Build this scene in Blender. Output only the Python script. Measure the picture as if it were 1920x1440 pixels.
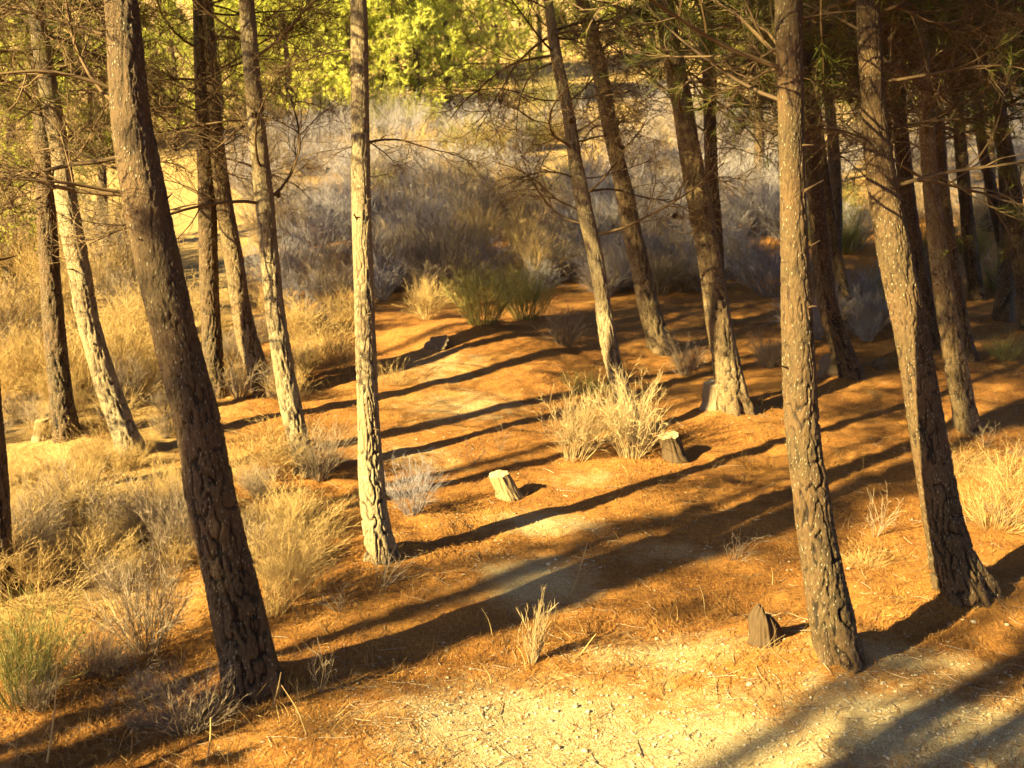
import bpy, math, random
import numpy as np

# ------------------------------------------------------------------ camera, world, sun, exposure
scene = bpy.context.scene
for o in list(bpy.data.objects):
    bpy.data.objects.remove(o)
COL = scene.collection
CAM = np.array([0.0, 0.0, 2.05])
PITCH = math.radians(3.0)          # looking slightly down
FPX = 2200.0                       # focal length in pixels of the 1920 wide photograph
cam_data = bpy.data.cameras.new("camera")
cam = bpy.data.objects.new("camera", cam_data)
COL.objects.link(cam)
cam.location = CAM
cam.rotation_euler = (math.radians(90) - PITCH, 0, 0)
cam_data.sensor_width = 36.0
cam_data.lens = 36.0 * FPX / 1920.0
cam_data.clip_start = 0.05
cam_data.clip_end = 600
scene.camera = cam
cam_data.dof.use_dof = True
cam_data.dof.focus_distance = 8.0
cam_data.dof.aperture_fstop = 3.2

SUN_EL = math.radians(20.0)
SUN_AZ = math.radians(38.5)        # light travels towards (+x, +y): to the right and away
LDIR = np.array([math.cos(SUN_AZ) * math.cos(SUN_EL), math.sin(SUN_AZ) * math.cos(SUN_EL), -math.sin(SUN_EL)])
sun_data = bpy.data.lights.new("sun", 'SUN')
sun_data.energy = 5.0
sun_data.angle = math.radians(0.5)
sun_data.color = (1.0, 0.81, 0.36)
sun = bpy.data.objects.new("sun", sun_data)
COL.objects.link(sun)
from mathutils import Vector
sun.rotation_euler = Vector(LDIR).to_track_quat('-Z', 'Y').to_euler()
sun.location = (-20, -20, 20)

world = bpy.data.worlds.new("World")
scene.world = world
world.use_nodes = True
wn = world.node_tree
wn.nodes.clear()
sky = wn.nodes.new('ShaderNodeTexSky')
sky.sky_type = 'NISHITA'
sky.sun_disc = False
sky.sun_elevation = SUN_EL
sky.air_density = 0.48
sky.dust_density = 0.5
# direction to the sun is -LDIR; rotation 0 is +Y, growing clockwise seen from above
sky.sun_rotation = math.atan2(-LDIR[0], -LDIR[1])
bg = wn.nodes.new('ShaderNodeBackground')
bg.inputs['Strength'].default_value = 0.05
wo = wn.nodes.new('ShaderNodeOutputWorld')
wn.links.new(sky.outputs[0], bg.inputs[0])
wn.links.new(bg.outputs[0], wo.inputs[0])

scene.view_settings.view_transform = 'Standard'
scene.view_settings.look = 'None'
scene.view_settings.exposure = 2.75
scene.view_settings.gamma = 1.0
scene.view_settings.use_curve_mapping = False
scene.render.engine = 'CYCLES'
scene.cycles.use_denoising = True
scene.cycles.max_bounces = 4
scene.cycles.diffuse_bounces = 2
scene.cycles.glossy_bounces = 1
scene.cycles.transmission_bounces = 2
scene.cycles.use_adaptive_sampling = True
scene.cycles.adaptive_threshold = 0.02
scene.cycles.caustics_reflective = False
scene.cycles.caustics_refractive = False

RNG = np.random.default_rng(7)

# ------------------------------------------------------------------ noise helpers (numpy)
def _hash2(ix, iy, seed):
    h = (ix.astype(np.int64) * 374761393 + iy.astype(np.int64) * 668265263 + seed * 1442695041) & 0xFFFFFFFF
    h = ((h ^ (h >> 13)) * 1274126177) & 0xFFFFFFFF
    return ((h ^ (h >> 16)) & 0xFFFFFF) / float(0xFFFFFF)

def vnoise(x, y, seed=0):
    x = np.asarray(x, float); y = np.asarray(y, float)
    ix = np.floor(x).astype(np.int64); iy = np.floor(y).astype(np.int64)
    fx = x - ix; fy = y - iy
    fx = fx * fx * (3 - 2 * fx); fy = fy * fy * (3 - 2 * fy)
    a = _hash2(ix, iy, seed); b = _hash2(ix + 1, iy, seed)
    c = _hash2(ix, iy + 1, seed); d = _hash2(ix + 1, iy + 1, seed)
    return (a + (b - a) * fx) * (1 - fy) + (c + (d - c) * fx) * fy

def vnoise3(x, y, z, seed=0):
    iz = np.floor(z).astype(np.int64); fz = z - iz; fz = fz * fz * (3 - 2 * fz)
    ix = np.floor(x).astype(np.int64); iy = np.floor(y).astype(np.int64)
    fx = x - ix; fy = y - iy
    fx = fx * fx * (3 - 2 * fx); fy = fy * fy * (3 - 2 * fy)
    def lay(k):
        q = iy * 57 + (iz + k) * 7919
        a = _hash2(ix, q, seed); b = _hash2(ix + 1, q, seed); c = _hash2(ix, q + 57, seed); d = _hash2(ix + 1, q + 57, seed)
        return (a + (b - a) * fx) * (1 - fy) + (c + (d - c) * fx) * fy
    return lay(0) * (1 - fz) + lay(1) * fz

def fbm(x, y, seed=0, octv=4, gain=0.5):
    s = 0.0; amp = 1.0; tot = 0.0
    for k in range(octv):
        s = s + amp * vnoise(x * 2 ** k, y * 2 ** k, seed + 17 * k); tot += amp; amp *= gain
    return s / tot

def sstep(a, b, x):
    t = np.clip((x - a) / (b - a), 0, 1)
    return t * t * (3 - 2 * t)

# ------------------------------------------------------------------ terrain
MOUNDS = []   # (x, y, radius, height)
def base_profile(y):
    y = np.asarray(y, float)
    z = 0.216 * (y - 7.0)
    # the bank under the camera: levels out and climbs a little towards the viewer
    low = -0.35 + 0.075 * np.clip(5.4 - y, 0, 9)
    k = 0.25
    z = np.logaddexp(z / k, low / k) * k
    far = np.clip(y - 20.0, 0, None)
    z = z + 0.125 * (np.sqrt(far * far + 9) - 3)
    far = np.clip(y - 46.0, 0, None)
    z = z + 0.05 * (np.sqrt(far * far + 16) - 4)
    return z

def ground_z(x, y):
    x = np.asarray(x, float); y = np.asarray(y, float)
    z = base_profile(y)
    amp = np.clip(y / 20.0, 0.35, 1.6)
    z = z + amp * 0.16 * (fbm(x * 0.35 + 3.1, y * 0.35, 3, 3) - 0.5)
    z = z + 0.05 * (fbm(x * 1.7, y * 1.7, 5, 3) - 0.5)
    for (mx, my, r, h) in MOUNDS:
        z = z + h * np.exp(-((x - mx) ** 2 + (y - my) ** 2) / (r * r))
    return z

def ray(px, py):
    u = (px - 960.0) / FPX; v = (py - 720.0) / FPX
    f = np.array([0, math.cos(PITCH), -math.sin(PITCH)])
    up = np.array([0, math.sin(PITCH), math.cos(PITCH)])
    return f + u * np.array([1.0, 0, 0]) - v * up

def on_ground(px, py):
    """where the line of sight through a place in the picture meets the slope"""
    d = ray(px, py)
    t = np.concatenate([np.arange(3, 25, 0.02), np.arange(25, 130, 0.1)])
    P = CAM[None, :] + t[:, None] * d[None, :]
    g = ground_z(P[:, 0], P[:, 1])
    hit = np.nonzero(P[:, 2] <= g)[0]
    i = hit[0] if len(hit) else len(t) - 1
    p = P[i]; return np.array([p[0], p[1], float(ground_z(p[0], p[1]))])

def at_plane(px, py, Y):
    d = ray(px, py); t = Y / d[1]
    return CAM + t * d, t

# ------------------------------------------------------------------ mesh building
def mesh_from(name, verts, faces_list, mats, mat_idx=None, attrs=None, smooth=False):
    """faces_list: list of (n,3) or (n,4) int arrays; mat_idx: one int per entry"""
    me = bpy.data.meshes.new(name)
    verts = np.ascontiguousarray(verts, dtype=np.float32)
    me.vertices.add(len(verts)); me.vertices.foreach_set('co', verts.ravel())
    starts = []; loops = []; mi = []; off = 0
    for k, f in enumerate(faces_list):
        f = np.asarray(f, dtype=np.int32)
        if len(f) == 0: continue
        n, s = f.shape
        starts.append(off + np.arange(n, dtype=np.int32) * s)
        loops.append(f.ravel()); off += n * s
        mi.append(np.full(n, 0 if mat_idx is None else mat_idx[k], dtype=np.int32))
    loops = np.concatenate(loops); starts = np.concatenate(starts); mi = np.concatenate(mi)
    me.loops.add(len(loops)); me.loops.foreach_set('vertex_index', loops)
    me.polygons.add(len(starts)); me.polygons.foreach_set('loop_start', starts)
    me.polygons.foreach_set('material_index', mi)
    me.polygons.foreach_set('use_smooth', np.full(len(starts), smooth, dtype=bool))
    for m in mats: me.materials.append(m)
    for an, av in (attrs or {}).items():
        a = me.attributes.new(an, 'FLOAT', 'POINT'); a.data.foreach_set('value', np.asarray(av, dtype=np.float32))
    me.update(calc_edges=True)
    me.validate()
    return me

def link(name, data, parent=None, loc=None, rot=None, scale=None):
    o = bpy.data.objects.new(name, data); COL.objects.link(o)
    if parent is not None: o.parent = parent
    if loc is not None: o.location = tuple(float(v) for v in loc)
    if rot is not None: o.rotation_euler = tuple(float(v) for v in rot)
    if scale is not None: o.scale = (scale,) * 3 if np.isscalar(scale) else tuple(scale)
    return o

def tag(o, label=None, cat=None, group=None, kind=None):
    if label: o['label'] = label
    if cat: o['category'] = cat
    if group: o['group'] = group
    if kind: o['kind'] = kind
    return o

class MB:
    """collects tubes, ribbons and needles into one mesh"""
    def __init__(self): self.v = []; self.f = []; self.m = []; self.n = 0; self.a = []
    def add(self, v, f, mat=0, a=None):
        self.v.append(v); self.f.append(np.asarray(f) + self.n); self.m.append(mat); self.n += len(v)
        self.a.append(np.zeros(len(v)) if a is None else a)
    def mesh(self, name, mats, smooth=False):
        return mesh_from(name, np.concatenate(self.v), self.f, mats, self.m, {'tone': np.concatenate(self.a)}, smooth)

def unit(v): return v / (np.linalg.norm(v, axis=-1, keepdims=True) + 1e-9)

def tubes(P, R, sides=4):
    """P (N,K,3) centre lines, R (N,K) radii"""
    N, K, _ = P.shape
    T = np.gradient(P, axis=1); T = unit(T)
    mean = unit(P[:, -1] - P[:, 0])
    ref = np.where(np.abs(mean[:, 2:3]) < 0.8, np.array([[0, 0, 1.0]]), np.array([[1.0, 0, 0]]))[:, None, :]
    n1 = unit(ref - (ref * T).sum(-1, keepdims=True) * T)
    n2 = np.cross(T, n1)
    ang = np.arange(sides) * 2 * np.pi / sides
    V = P[:, :, None, :] + R[:, :, None, None] * (np.cos(ang)[None, None, :, None] * n1[:, :, None, :] + np.sin(ang)[None, None, :, None] * n2[:, :, None, :])
    idx = np.arange(N * K * sides).reshape(N, K, sides)
    a = idx[:, :-1, :]; b = np.roll(a, -1, axis=2); c = idx[:, 1:, :]; d = np.roll(c, -1, axis=2)
    F = np.stack([a, b, d, c], -1).reshape(-1, 4)
    return V.reshape(-1, 3), F

def grow(P0, D0, L, K, wig, bias=(0, 0, 0), rng=RNG):
    """random-walk curves from P0 along D0"""
    N = len(P0); P = np.zeros((N, K, 3)); P[:, 0] = P0
    D = unit(D0); step = (np.asarray(L) / (K - 1))[:, None]
    b = np.asarray(bias, float)
    w = rng.normal(size=(N, 3)) * wig
    for k in range(1, K):
        w = 0.6 * w + rng.normal(size=(N, 3)) * wig * 0.8
        D = unit(D + w + b)
        P[:, k] = P[:, k - 1] + D * step
    return P

def sprout(P, n, tmin, tmax, ang, rng=RNG, jitter=0.2, flat=0.0):
    """n side shoots per curve: start points and directions, and the place along the parent"""
    N, K, _ = P.shape
    i = np.repeat(np.arange(N), n); t = rng.uniform(tmin, tmax, len(i)) * (K - 1)
    k = np.clip(t.astype(int), 0, K - 2); fr = (t - k)[:, None]
    a = P[i, k]; b = P[i, k + 1]
    pos = a + (b - a) * fr; T = unit(b - a)
    r = rng.normal(size=(len(i), 3)); r[:, 2] *= (1 - flat)
    perp = unit(r - (r * T).sum(-1, keepdims=True) * T)
    an = (ang + rng.normal(size=len(i)) * jitter)[:, None]
    return pos, T * np.cos(an) + perp * np.sin(an), i, t / (K - 1)

def blades(P0, D, L, W, bend=0.0, rng=RNG):
    """single thin triangles (needles, grass)"""
    r = rng.normal(size=P0.shape); side = unit(np.cross(D, r))
    tip = P0 + D * L[:, None] + (bend * rng.normal(size=P0.shape) * L[:, None] if bend else 0)
    V = np.stack([P0 - side * W[:, None] / 2, P0 + side * W[:, None] / 2, tip], 1).reshape(-1, 3)
    F = np.arange(len(V)).reshape(-1, 3)
    return V, F

# ------------------------------------------------------------------ materials
def mat_new(name):
    m = bpy.data.materials.new(name); m.use_nodes = True
    nt = m.node_tree; nt.nodes.clear()
    return m, nt

class NT:
    def __init__(self, nt): self.nt = nt
    def n(self, typ, **kw):
        nd = self.nt.nodes.new(typ)
        for k, v in kw.items(): setattr(nd, k, v)
        return nd
    def l(self, a, b): self.nt.links.new(a, b)
    def noise(self, vec, scale, detail=3, rough=0.55, dist=0.0):
        nd = self.n('ShaderNodeTexNoise'); nd.inputs['Scale'].default_value = scale
        nd.inputs['Detail'].default_value = detail; nd.inputs['Roughness'].default_value = rough
        nd.inputs['Distortion'].default_value = dist
        if vec is not None: self.l(vec, nd.inputs['Vector'])
        return nd.outputs['Fac']
    def ramp(self, fac, stops):
        nd = self.n('ShaderNodeValToRGB'); e = nd.color_ramp.elements
        while len(e) < len(stops): e.new(0.5)
        for i, (p, c) in enumerate(stops):
            e[i].position = p; e[i].color = (*c, 1) if len(c) == 3 else c
        self.l(fac, nd.inputs[0]); return nd.outputs[0]
    def mix(self, fac, a, b, blend='MIX'):
        nd = self.n('ShaderNodeMix', data_type='RGBA', blend_type=blend)
        for sock, val in ((nd.inputs[0], fac), (nd.inputs[6], a), (nd.inputs[7], b)):
            if isinstance(val, (int, float)): sock.default_value = val
            elif isinstance(val, tuple): sock.default_value = (*val, 1)
            else: self.l(val, sock)
        return nd.outputs[2]
    def math(self, op, a, b=None, clamp=False):
        nd = self.n('ShaderNodeMath', operation=op); nd.use_clamp = clamp
        for i, v in enumerate((a, b)):
            if v is None: continue
            if isinstance(v, (int, float)): nd.inputs[i].default_value = v
            else: self.l(v, nd.inputs[i])
        return nd.outputs[0]
    def attr(self, name):
        nd = self.n('ShaderNodeAttribute'); nd.attribute_name = name; return nd.outputs['Fac']
    def bump(self, h, strength, dist, normal=None):
        nd = self.n('ShaderNodeBump'); nd.inputs['Strength'].default_value = strength; nd.inputs['Distance'].default_value = dist
        self.l(h, nd.inputs['Height'])
        if normal is not None: self.l(normal, nd.inputs['Normal'])
        return nd.outputs[0]
    def out(self, col, rough=0.8, normal=None, spec=0.3, transl=0.0, tcol=None):
        p = self.n('ShaderNodeBsdfPrincipled')
        if isinstance(col, tuple): p.inputs['Base Color'].default_value = (*col, 1)
        else: self.l(col, p.inputs['Base Color'])
        if isinstance(rough, (int, float)): p.inputs['Roughness'].default_value = rough
        else: self.l(rough, p.inputs['Roughness'])
        p.inputs['Specular IOR Level'].default_value = spec
        if normal is not None: self.l(normal, p.inputs['Normal'])
        res = p.outputs[0]
        if transl > 0:
            t = self.n('ShaderNodeBsdfTranslucent')
            c = col if tcol is None else tcol
            if isinstance(c, tuple): t.inputs[0].default_value = (*c, 1)
            else: self.l(c, t.inputs[0])
            mx = self.n('ShaderNodeMixShader'); mx.inputs[0].default_value = transl
            self.l(res, mx.inputs[1]); self.l(t.outputs[0], mx.inputs[2]); res = mx.outputs[0]
        o = self.n('ShaderNodeOutputMaterial'); self.l(res, o.inputs[0])

def make_bark(name, plate=(0.100, 0.063, 0.026), plate2=(0.044, 0.027, 0.011), inner=(0.018, 0.010, 0.005), lichen=0.42):
    m, nt = mat_new(name); N = NT(nt)
    tc = N.n('ShaderNodeTexCoord').outputs['Object']
    crack = N.attr('crack')
    big = N.noise(tc, 2.3, 2)
    mp = N.n('ShaderNodeMapping'); mp.inputs['Scale'].default_value = (1, 1, 0.45); N.l(tc, mp.inputs[0])
    strk = N.noise(mp.outputs[0], 60, 4, 0.75)
    pl = N.mix(N.ramp(strk, [(0.38, (0, 0, 0)), (0.62, (1, 1, 1))]), plate2, plate)
    pl = N.mix(N.ramp(big, [(0.4, (0, 0, 0)), (0.62, (1, 1, 1))]), pl, N.mix(0.45, pl, (0.13, 0.068, 0.028)))
    vo = N.n('ShaderNodeTexVoronoi'); vo.inputs['Scale'].default_value = 62; N.l(mp.outputs[0], vo.inputs['Vector'])
    sp = N.n('ShaderNodeSeparateColor'); N.l(vo.outputs['Color'], sp.inputs[0])
    fleck = N.math('MULTIPLY', N.ramp(vo.outputs['Distance'], [(0.20, (1, 1, 1)), (0.34, (0, 0, 0))]), N.math('GREATER_THAN', sp.outputs[0], 0.52))
    flb = N.math('MULTIPLY', fleck, lichen)
    col = N.mix(N.ramp(crack, [(0.12, (0, 0, 0)), (0.7, (1, 1, 1))]), inner, pl)
    col = N.mix(flb, col, (0.46, 0.40, 0.27))
    h = N.math('ADD', N.math('MULTIPLY', strk, 0.9), N.math('MULTIPLY', fleck, 0.35))
    N.out(col, 0.68, N.bump(h, 1.0, 0.022), 0.3)
    return m

M_BARK = make_bark('pine_bark')  # bark tone darkened toward the look of trunks in shade
M_BARK_HALF_LIT = make_bark('half_lit_pine_bark', (0.21, 0.145, 0.068), (0.105, 0.069, 0.032), (0.04, 0.024, 0.013), 0.6)  # lighter bark copy; partial sunlight is put into its colour
M_BARK_SUNLIT = make_bark('sunlit_pine_bark', (0.32, 0.25, 0.14), (0.185, 0.138, 0.074), (0.05, 0.03, 0.016), 0.7)  # palest bark copy; full sunlight is put into its colour

def make_twig(name, c1, c2, transl=0.0, rough=0.8):
    m, nt = mat_new(name); N = NT(nt)
    t = N.attr('tone'); oi = N.n('ShaderNodeObjectInfo').outputs['Random']
    f = N.math('ADD', N.math('MULTIPLY', t, 0.7), N.math('MULTIPLY', oi, 0.3))
    N.out(N.mix(f, c1, c2), rough, None, 0.2, transl)
    return m

M_TWIG = make_twig('dead_twig', (0.04, 0.023, 0.012), (0.24, 0.155, 0.075))
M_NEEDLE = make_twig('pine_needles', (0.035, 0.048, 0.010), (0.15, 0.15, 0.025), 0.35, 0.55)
M_NEEDLE_SUNLIT = make_twig('sunlit_bough_needles', (0.14, 0.12, 0.026), (0.38, 0.33, 0.07), 0.35, 0.6)  # yellow-green tint paints sunlight into the boughs of the left pines
M_NEEDLE_FAR = make_twig('sunlit_far_needles', (0.30, 0.33, 0.04), (0.74, 0.70, 0.15), 0.4, 0.6)  # needle colour brightened beyond real foliage to paint strong sun on it
M_SHRUB_BROWN = make_twig('brown_dry_shrub', (0.14, 0.098, 0.066), (0.37, 0.28, 0.19), 0.2)
M_SHRUB_GREY = make_twig('grey_dry_shrub', (0.15, 0.13, 0.14), (0.38, 0.335, 0.335), 0.2)
M_SHRUB_PALE = make_twig('pale_dry_grass', (0.25, 0.155, 0.06), (0.57, 0.40, 0.17), 0.3)
M_SHRUB_GREEN = make_twig('broom_green', (0.12, 0.12, 0.035), (0.42, 0.36, 0.12), 0.35)
M_LITTER = make_twig('fallen_needles', (0.10, 0.032, 0.009), (0.58, 0.30, 0.08), 0.0, 0.55)

def make_wood(name, c1, c2, scale=14):
    m, nt = mat_new(name); N = NT(nt)
    tc = N.n('ShaderNodeTexCoord').outputs['Object']
    mp = N.n('ShaderNodeMapping'); mp.inputs['Scale'].default_value = (1, 1, 0.2); N.l(tc, mp.inputs[0])
    s = N.noise(mp.outputs[0], scale * 4, 5, 0.7)
    g = N.noise(tc, scale, 3)
    col = N.mix(N.math('ADD', N.math('MULTIPLY', s, 0.6), N.math('MULTIPLY', g, 0.4)), c1, c2)
    N.out(col, 0.8, N.bump(s, 0.6, 0.01), 0.2)
    return m
M_WOOD = make_wood('weathered_wood', (0.09, 0.06, 0.032), (0.33, 0.24, 0.14))
M_ROTTEN = make_wood('rotten_wood', (0.02, 0.012, 0.007), (0.105, 0.064, 0.030))
M_PALEWOOD = make_wood('pale_weathered_wood', (0.07, 0.045, 0.02), (0.36, 0.26, 0.125))
M_CUT = make_wood('cut_wood', (0.22, 0.15, 0.07), (0.55, 0.42, 0.24))
M_DEADWOOD = make_twig('bleached_twigs', (0.20, 0.135, 0.065), (0.52, 0.385, 0.20), 0.1)
M_CONE = make_wood('cone_scales', (0.06, 0.035, 0.02), (0.19, 0.115, 0.06), 40)

def make_stone(name, c1, c2):
    m, nt = mat_new(name); N = NT(nt)
    tc = N.n('ShaderNodeTexCoord').outputs['Object']; oi = N.n('ShaderNodeObjectInfo').outputs['Random']
    g = N.noise(tc, 9, 4, 0.6)
    f = N.math('ADD', N.math('MULTIPLY', g, 0.6), N.math('ADD', N.math('MULTIPLY', oi, 0.25), N.math('MULTIPLY', N.attr('tone'), 0.35)))
    N.out(N.mix(f, c1, c2), 0.85, N.bump(N.noise(tc, 40, 4), 0.4, 0.01), 0.2)
    return m
M_STONE = make_stone('pale_stone', (0.20, 0.155, 0.10), (0.56, 0.47, 0.34))
M_ROCK = make_stone('brown_rock', (0.07, 0.048, 0.03), (0.20, 0.14, 0.085))

def make_ground():
    m, nt = mat_new('forest_floor'); N = NT(nt)
    tc = N.n('ShaderNodeTexCoord').outputs['Object']
    g0 = N.attr('gravel'); straw = N.attr('straw')
    edge = N.noise(tc, 6.0, 5, 0.65)
    g = N.math('ADD', g0, N.math('MULTIPLY', N.math('SUBTRACT', edge, 0.5), 1.1))
    g = N.ramp(g, [(0.30, (0, 0, 0)), (0.80, (0.92,) * 3)])
    # needle litter: streaks in two directions
    m1 = N.n('ShaderNodeMapping'); m1.inputs['Scale'].default_value = (1, 5, 1); m1.inputs['Rotation'].default_value = (0, 0, 0.5); N.l(tc, m1.inputs[0])
    m2 = N.n('ShaderNodeMapping'); m2.inputs['Scale'].default_value = (5.5, 1, 1); m2.inputs['Rotation'].default_value = (0, 0, 0.35); N.l(tc, m2.inputs[0])
    s1 = N.noise(m1.outputs[0], 16, 5, 0.7, 0.6); s2 = N.noise(m2.outputs[0], 18, 5, 0.7, 0.6)
    s = N.math('MAXIMUM', s1, s2)
    lit = N.ramp(s, [(0.36, (0.075, 0.026, 0.008)), (0.5, (0.22, 0.092, 0.023)), (0.62, (0.40, 0.178, 0.040)), (0.78, (0.57, 0.31, 0.085))])
    patch = N.noise(tc, 1.3, 4, 0.6)
    lit = N.mix(N.ramp(patch, [(0.42, (0, 0, 0)), (0.65, (0.55,) * 3)]), lit, N.mix(0.45, lit, (0.42, 0.225, 0.06)))
    lit = N.mix(N.math('MULTIPLY', straw, 0.75), lit, N.ramp(s, [(0.36, (0.20, 0.13, 0.05)), (0.7, (0.55, 0.40, 0.17))]))
    # gravel: sandy earth with small stones in it
    gn = N.noise(tc, 75, 5, 0.75); gn2 = N.noise(tc, 28, 3, 0.6)
    gcol = N.ramp(gn, [(0.30, (0.15, 0.105, 0.055)), (0.46, (0.40, 0.31, 0.155)), (0.58, (0.54, 0.44, 0.245)), (0.72, (0.70, 0.62, 0.42))])
    gcol = N.mix(N.ramp(gn2, [(0.40, (0.45,) * 3), (0.60, (0, 0, 0))]), gcol, N.mix(0.6, gcol, (0.30, 0.19, 0.09)))
    col = N.mix(g, lit, gcol)
    hl = N.math('MULTIPLY', s, 1.0)
    hg = N.math('MULTIPLY', gn, 0.9)
    hm = N.n('ShaderNodeMix', data_type='FLOAT'); N.l(g, hm.inputs[0]); N.l(hl, hm.inputs[2]); N.l(hg, hm.inputs[3])
    nb = N.bump(hm.outputs[0], 0.8, 0.025)
    N.out(col, 0.9, nb, 0.15)
    return m
M_GROUND = make_ground()

# ------------------------------------------------------------------ the ground sheet
for (px, py, r, h) in ((700, 1420, 0.5, 0.10), (900, 640, 1.1, 0.22), (1430, 1290, 0.45, 0.07), (260, 960, 0.9, 0.12), (560, 620, 1.0, 0.18),
                       (1480, 1215, 0.5, 0.05), (1330, 800, 0.8, 0.06), (470, 800, 0.8, 0.10)):
    p = on_ground(px, py); MOUNDS.append((p[0], p[1], r, h))

FEET = [(476, 1285, .06), (716, 1045, .05), (1572, 1222, .05), (1808, 1108, .06), (1378, 765, .08), (574, 880, .06), (248, 850, .06), (122, 815, .06), (1815, 805, .06), (1192, 815, .05), (1240, 655, .07), (1594, 700, .07), (497, 735, .06)]
FEET = [(on_ground(a, b), h) for (a, b, h) in FEET]
for (p, h) in FEET: MOUNDS.append((p[0], p[1], 0.36, h * 1.5))
GRAVEL = []    # (x, y, rx, ry, weight)
for (px, py, rx, ry, w) in ((1000, 1380, 0.95, 0.75, 1.0), (1300, 1430, 1.1, 0.8, 0.95), (1750, 1380, 1.2, 0.7, 0.9), (1250, 1230, 0.8, 0.45, 0.6), (1700, 1240, 0.8, 0.35, 0.6),
                            (1000, 1090, 0.5, 0.55, 0.8), (1030, 985, 0.6, 0.35, 0.7), (1250, 1040, 0.8, 0.3, 0.45), (870, 765, 0.9, 0.7, 0.58),
                            (820, 690, 0.8, 1.0, 0.5), (760, 850, 0.7, 0.6, 0.5), (800, 870, 0.6, 0.4, 0.5), (1380, 770, 0.5, 0.25, 0.5), (1100, 900, 0.5, 0.4, 0.45)):
    p = on_ground(px, py); GRAVEL.append((p[0], p[1], rx, ry, w))

def gravel_mask(x, y):
    g = np.zeros_like(np.asarray(x, float))
    for (gx, gy, rx, ry, w) in GRAVEL:
        g = np.maximum(g, w * np.exp(-(((x - gx) / rx) ** 2 + ((y - gy) / ry) ** 2)))
    return g

def straw_mask(x, y):
    """dry straw-coloured grass floor: the left slope and the far meadow"""
    a = sstep(-1.9, -3.2, x - (y - 9.0) * -0.16) * sstep(6.6, 8.0, y)
    b = sstep(24, 32, y)
    return np.clip(np.maximum(a, b), 0, 1)

def graded(lo, hi, dlo, dhi, fine, growth):
    core = list(np.arange(dlo, dhi + 1e-6, fine))
    a = []; s = fine; v = dhi
    while v < hi: s *= growth; v += s; a.append(v)
    b = []; s = fine; v = dlo
    while v > lo: s *= growth; v -= s; b.append(v)
    return np.array(b[::-1] + core + a)
gx = graded(-160, 160, -5.5, 5.5, 0.045, 1.09)
gy = graded(-120, 170, 4.6, 16.0, 0.05, 1.06)
def surf_z(X, Y):
    lit_amp = np.clip(1 - gravel_mask(X, Y) * 1.3, 0.2, 1)
    return ground_z(X, Y) + 0.085 * lit_amp * (fbm(X * 3.4, Y * 4.2, 21, 4, 0.6) - 0.5) * (np.abs(X) < 9) * (Y < 22)
X, Y = np.meshgrid(gx, gy)
Z = surf_z(X, Y)
nx, ny = len(gx), len(gy)
idx = np.arange(nx * ny).reshape(ny, nx)
F = np.stack([idx[:-1, :-1], idx[:-1, 1:], idx[1:, 1:], idx[1:, :-1]], -1).reshape(-1, 4)
me = mesh_from('ground', np.stack([X, Y, Z], -1).reshape(-1, 3), [F], [M_GROUND], None,
               {'gravel': gravel_mask(X, Y).ravel(), 'straw': straw_mask(X, Y).ravel()}, True)
tag(link('ground', me), 'sloping forest floor of orange needle litter and pale gravel', None, None, 'structure')

# ------------------------------------------------------------------ branch, bough and crown shapes (shared)
DEAD_TIPS = []
def dead_branch_mesh(name, seed, L=1.0):
    """bare pine branch: arched stem, side shoots, curved fine twigs; grows along +X from the origin"""
    rng = np.random.default_rng(seed); mb = MB()
    d0 = np.array([[1.0, rng.normal() * 0.1, 0.25 + rng.normal() * 0.15]])
    main = grow(np.zeros((1, 3)), d0, np.array([L]), 12, 0.11, (0, 0, -0.035), rng)
    r0 = 0.008 * L + 0.002
    v, f = tubes(main, np.linspace(r0, 0.003, 12)[None, :], 6); mb.add(v, f, 0, np.full(len(v), 0.25))
    p, d, i, t = sprout(main, 13, 0.15, 0.98, 0.8, rng, 0.25, 0.45)
    s1 = grow(p, d, L * rng.uniform(0.25, 0.6, len(p)) * (1.1 - 0.5 * t), 8, 0.16, (0.05, 0, 0.02), rng)
    v, f = tubes(s1, np.linspace(1, 0.4, 8)[None, :] * 0.0036 * np.ones((len(p), 1)), 4); mb.add(v, f, 0, np.repeat(rng.uniform(0.1, 0.7, len(p)), 32))
    p, d, i, t = sprout(s1, 6, 0.15, 1.0, 0.75, rng, 0.3, 0.3)
    s2 = grow(p, d, L * rng.uniform(0.10, 0.28, len(p)), 6, 0.2, (0.03, 0, 0.04), rng)
    v, f = tubes(s2, np.linspace(1, 0.5, 6)[None, :] * 0.002 * np.ones((len(p), 1)), 3); mb.add(v, f, 0, np.repeat(rng.uniform(0.2, 1, len(p)), 18))
    p, d, i, t = sprout(s2, 3, 0.2, 1.0, 0.7, rng, 0.3, 0.2)
    s3 = grow(p, d, L * rng.uniform(0.05, 0.13, len(p)), 4, 0.22, (0, 0, 0.03), rng)
    v, f = tubes(s3, np.linspace(1, 0.6, 4)[None, :] * 0.0014 * np.ones((len(p), 1)), 3); mb.add(v, f, 0, np.repeat(rng.uniform(0.2, 1, len(p)), 12))
    DEAD_TIPS.append(s1[len(s1) // 2, 4])
    return mb.mesh(name, [M_TWIG], True)

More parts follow.
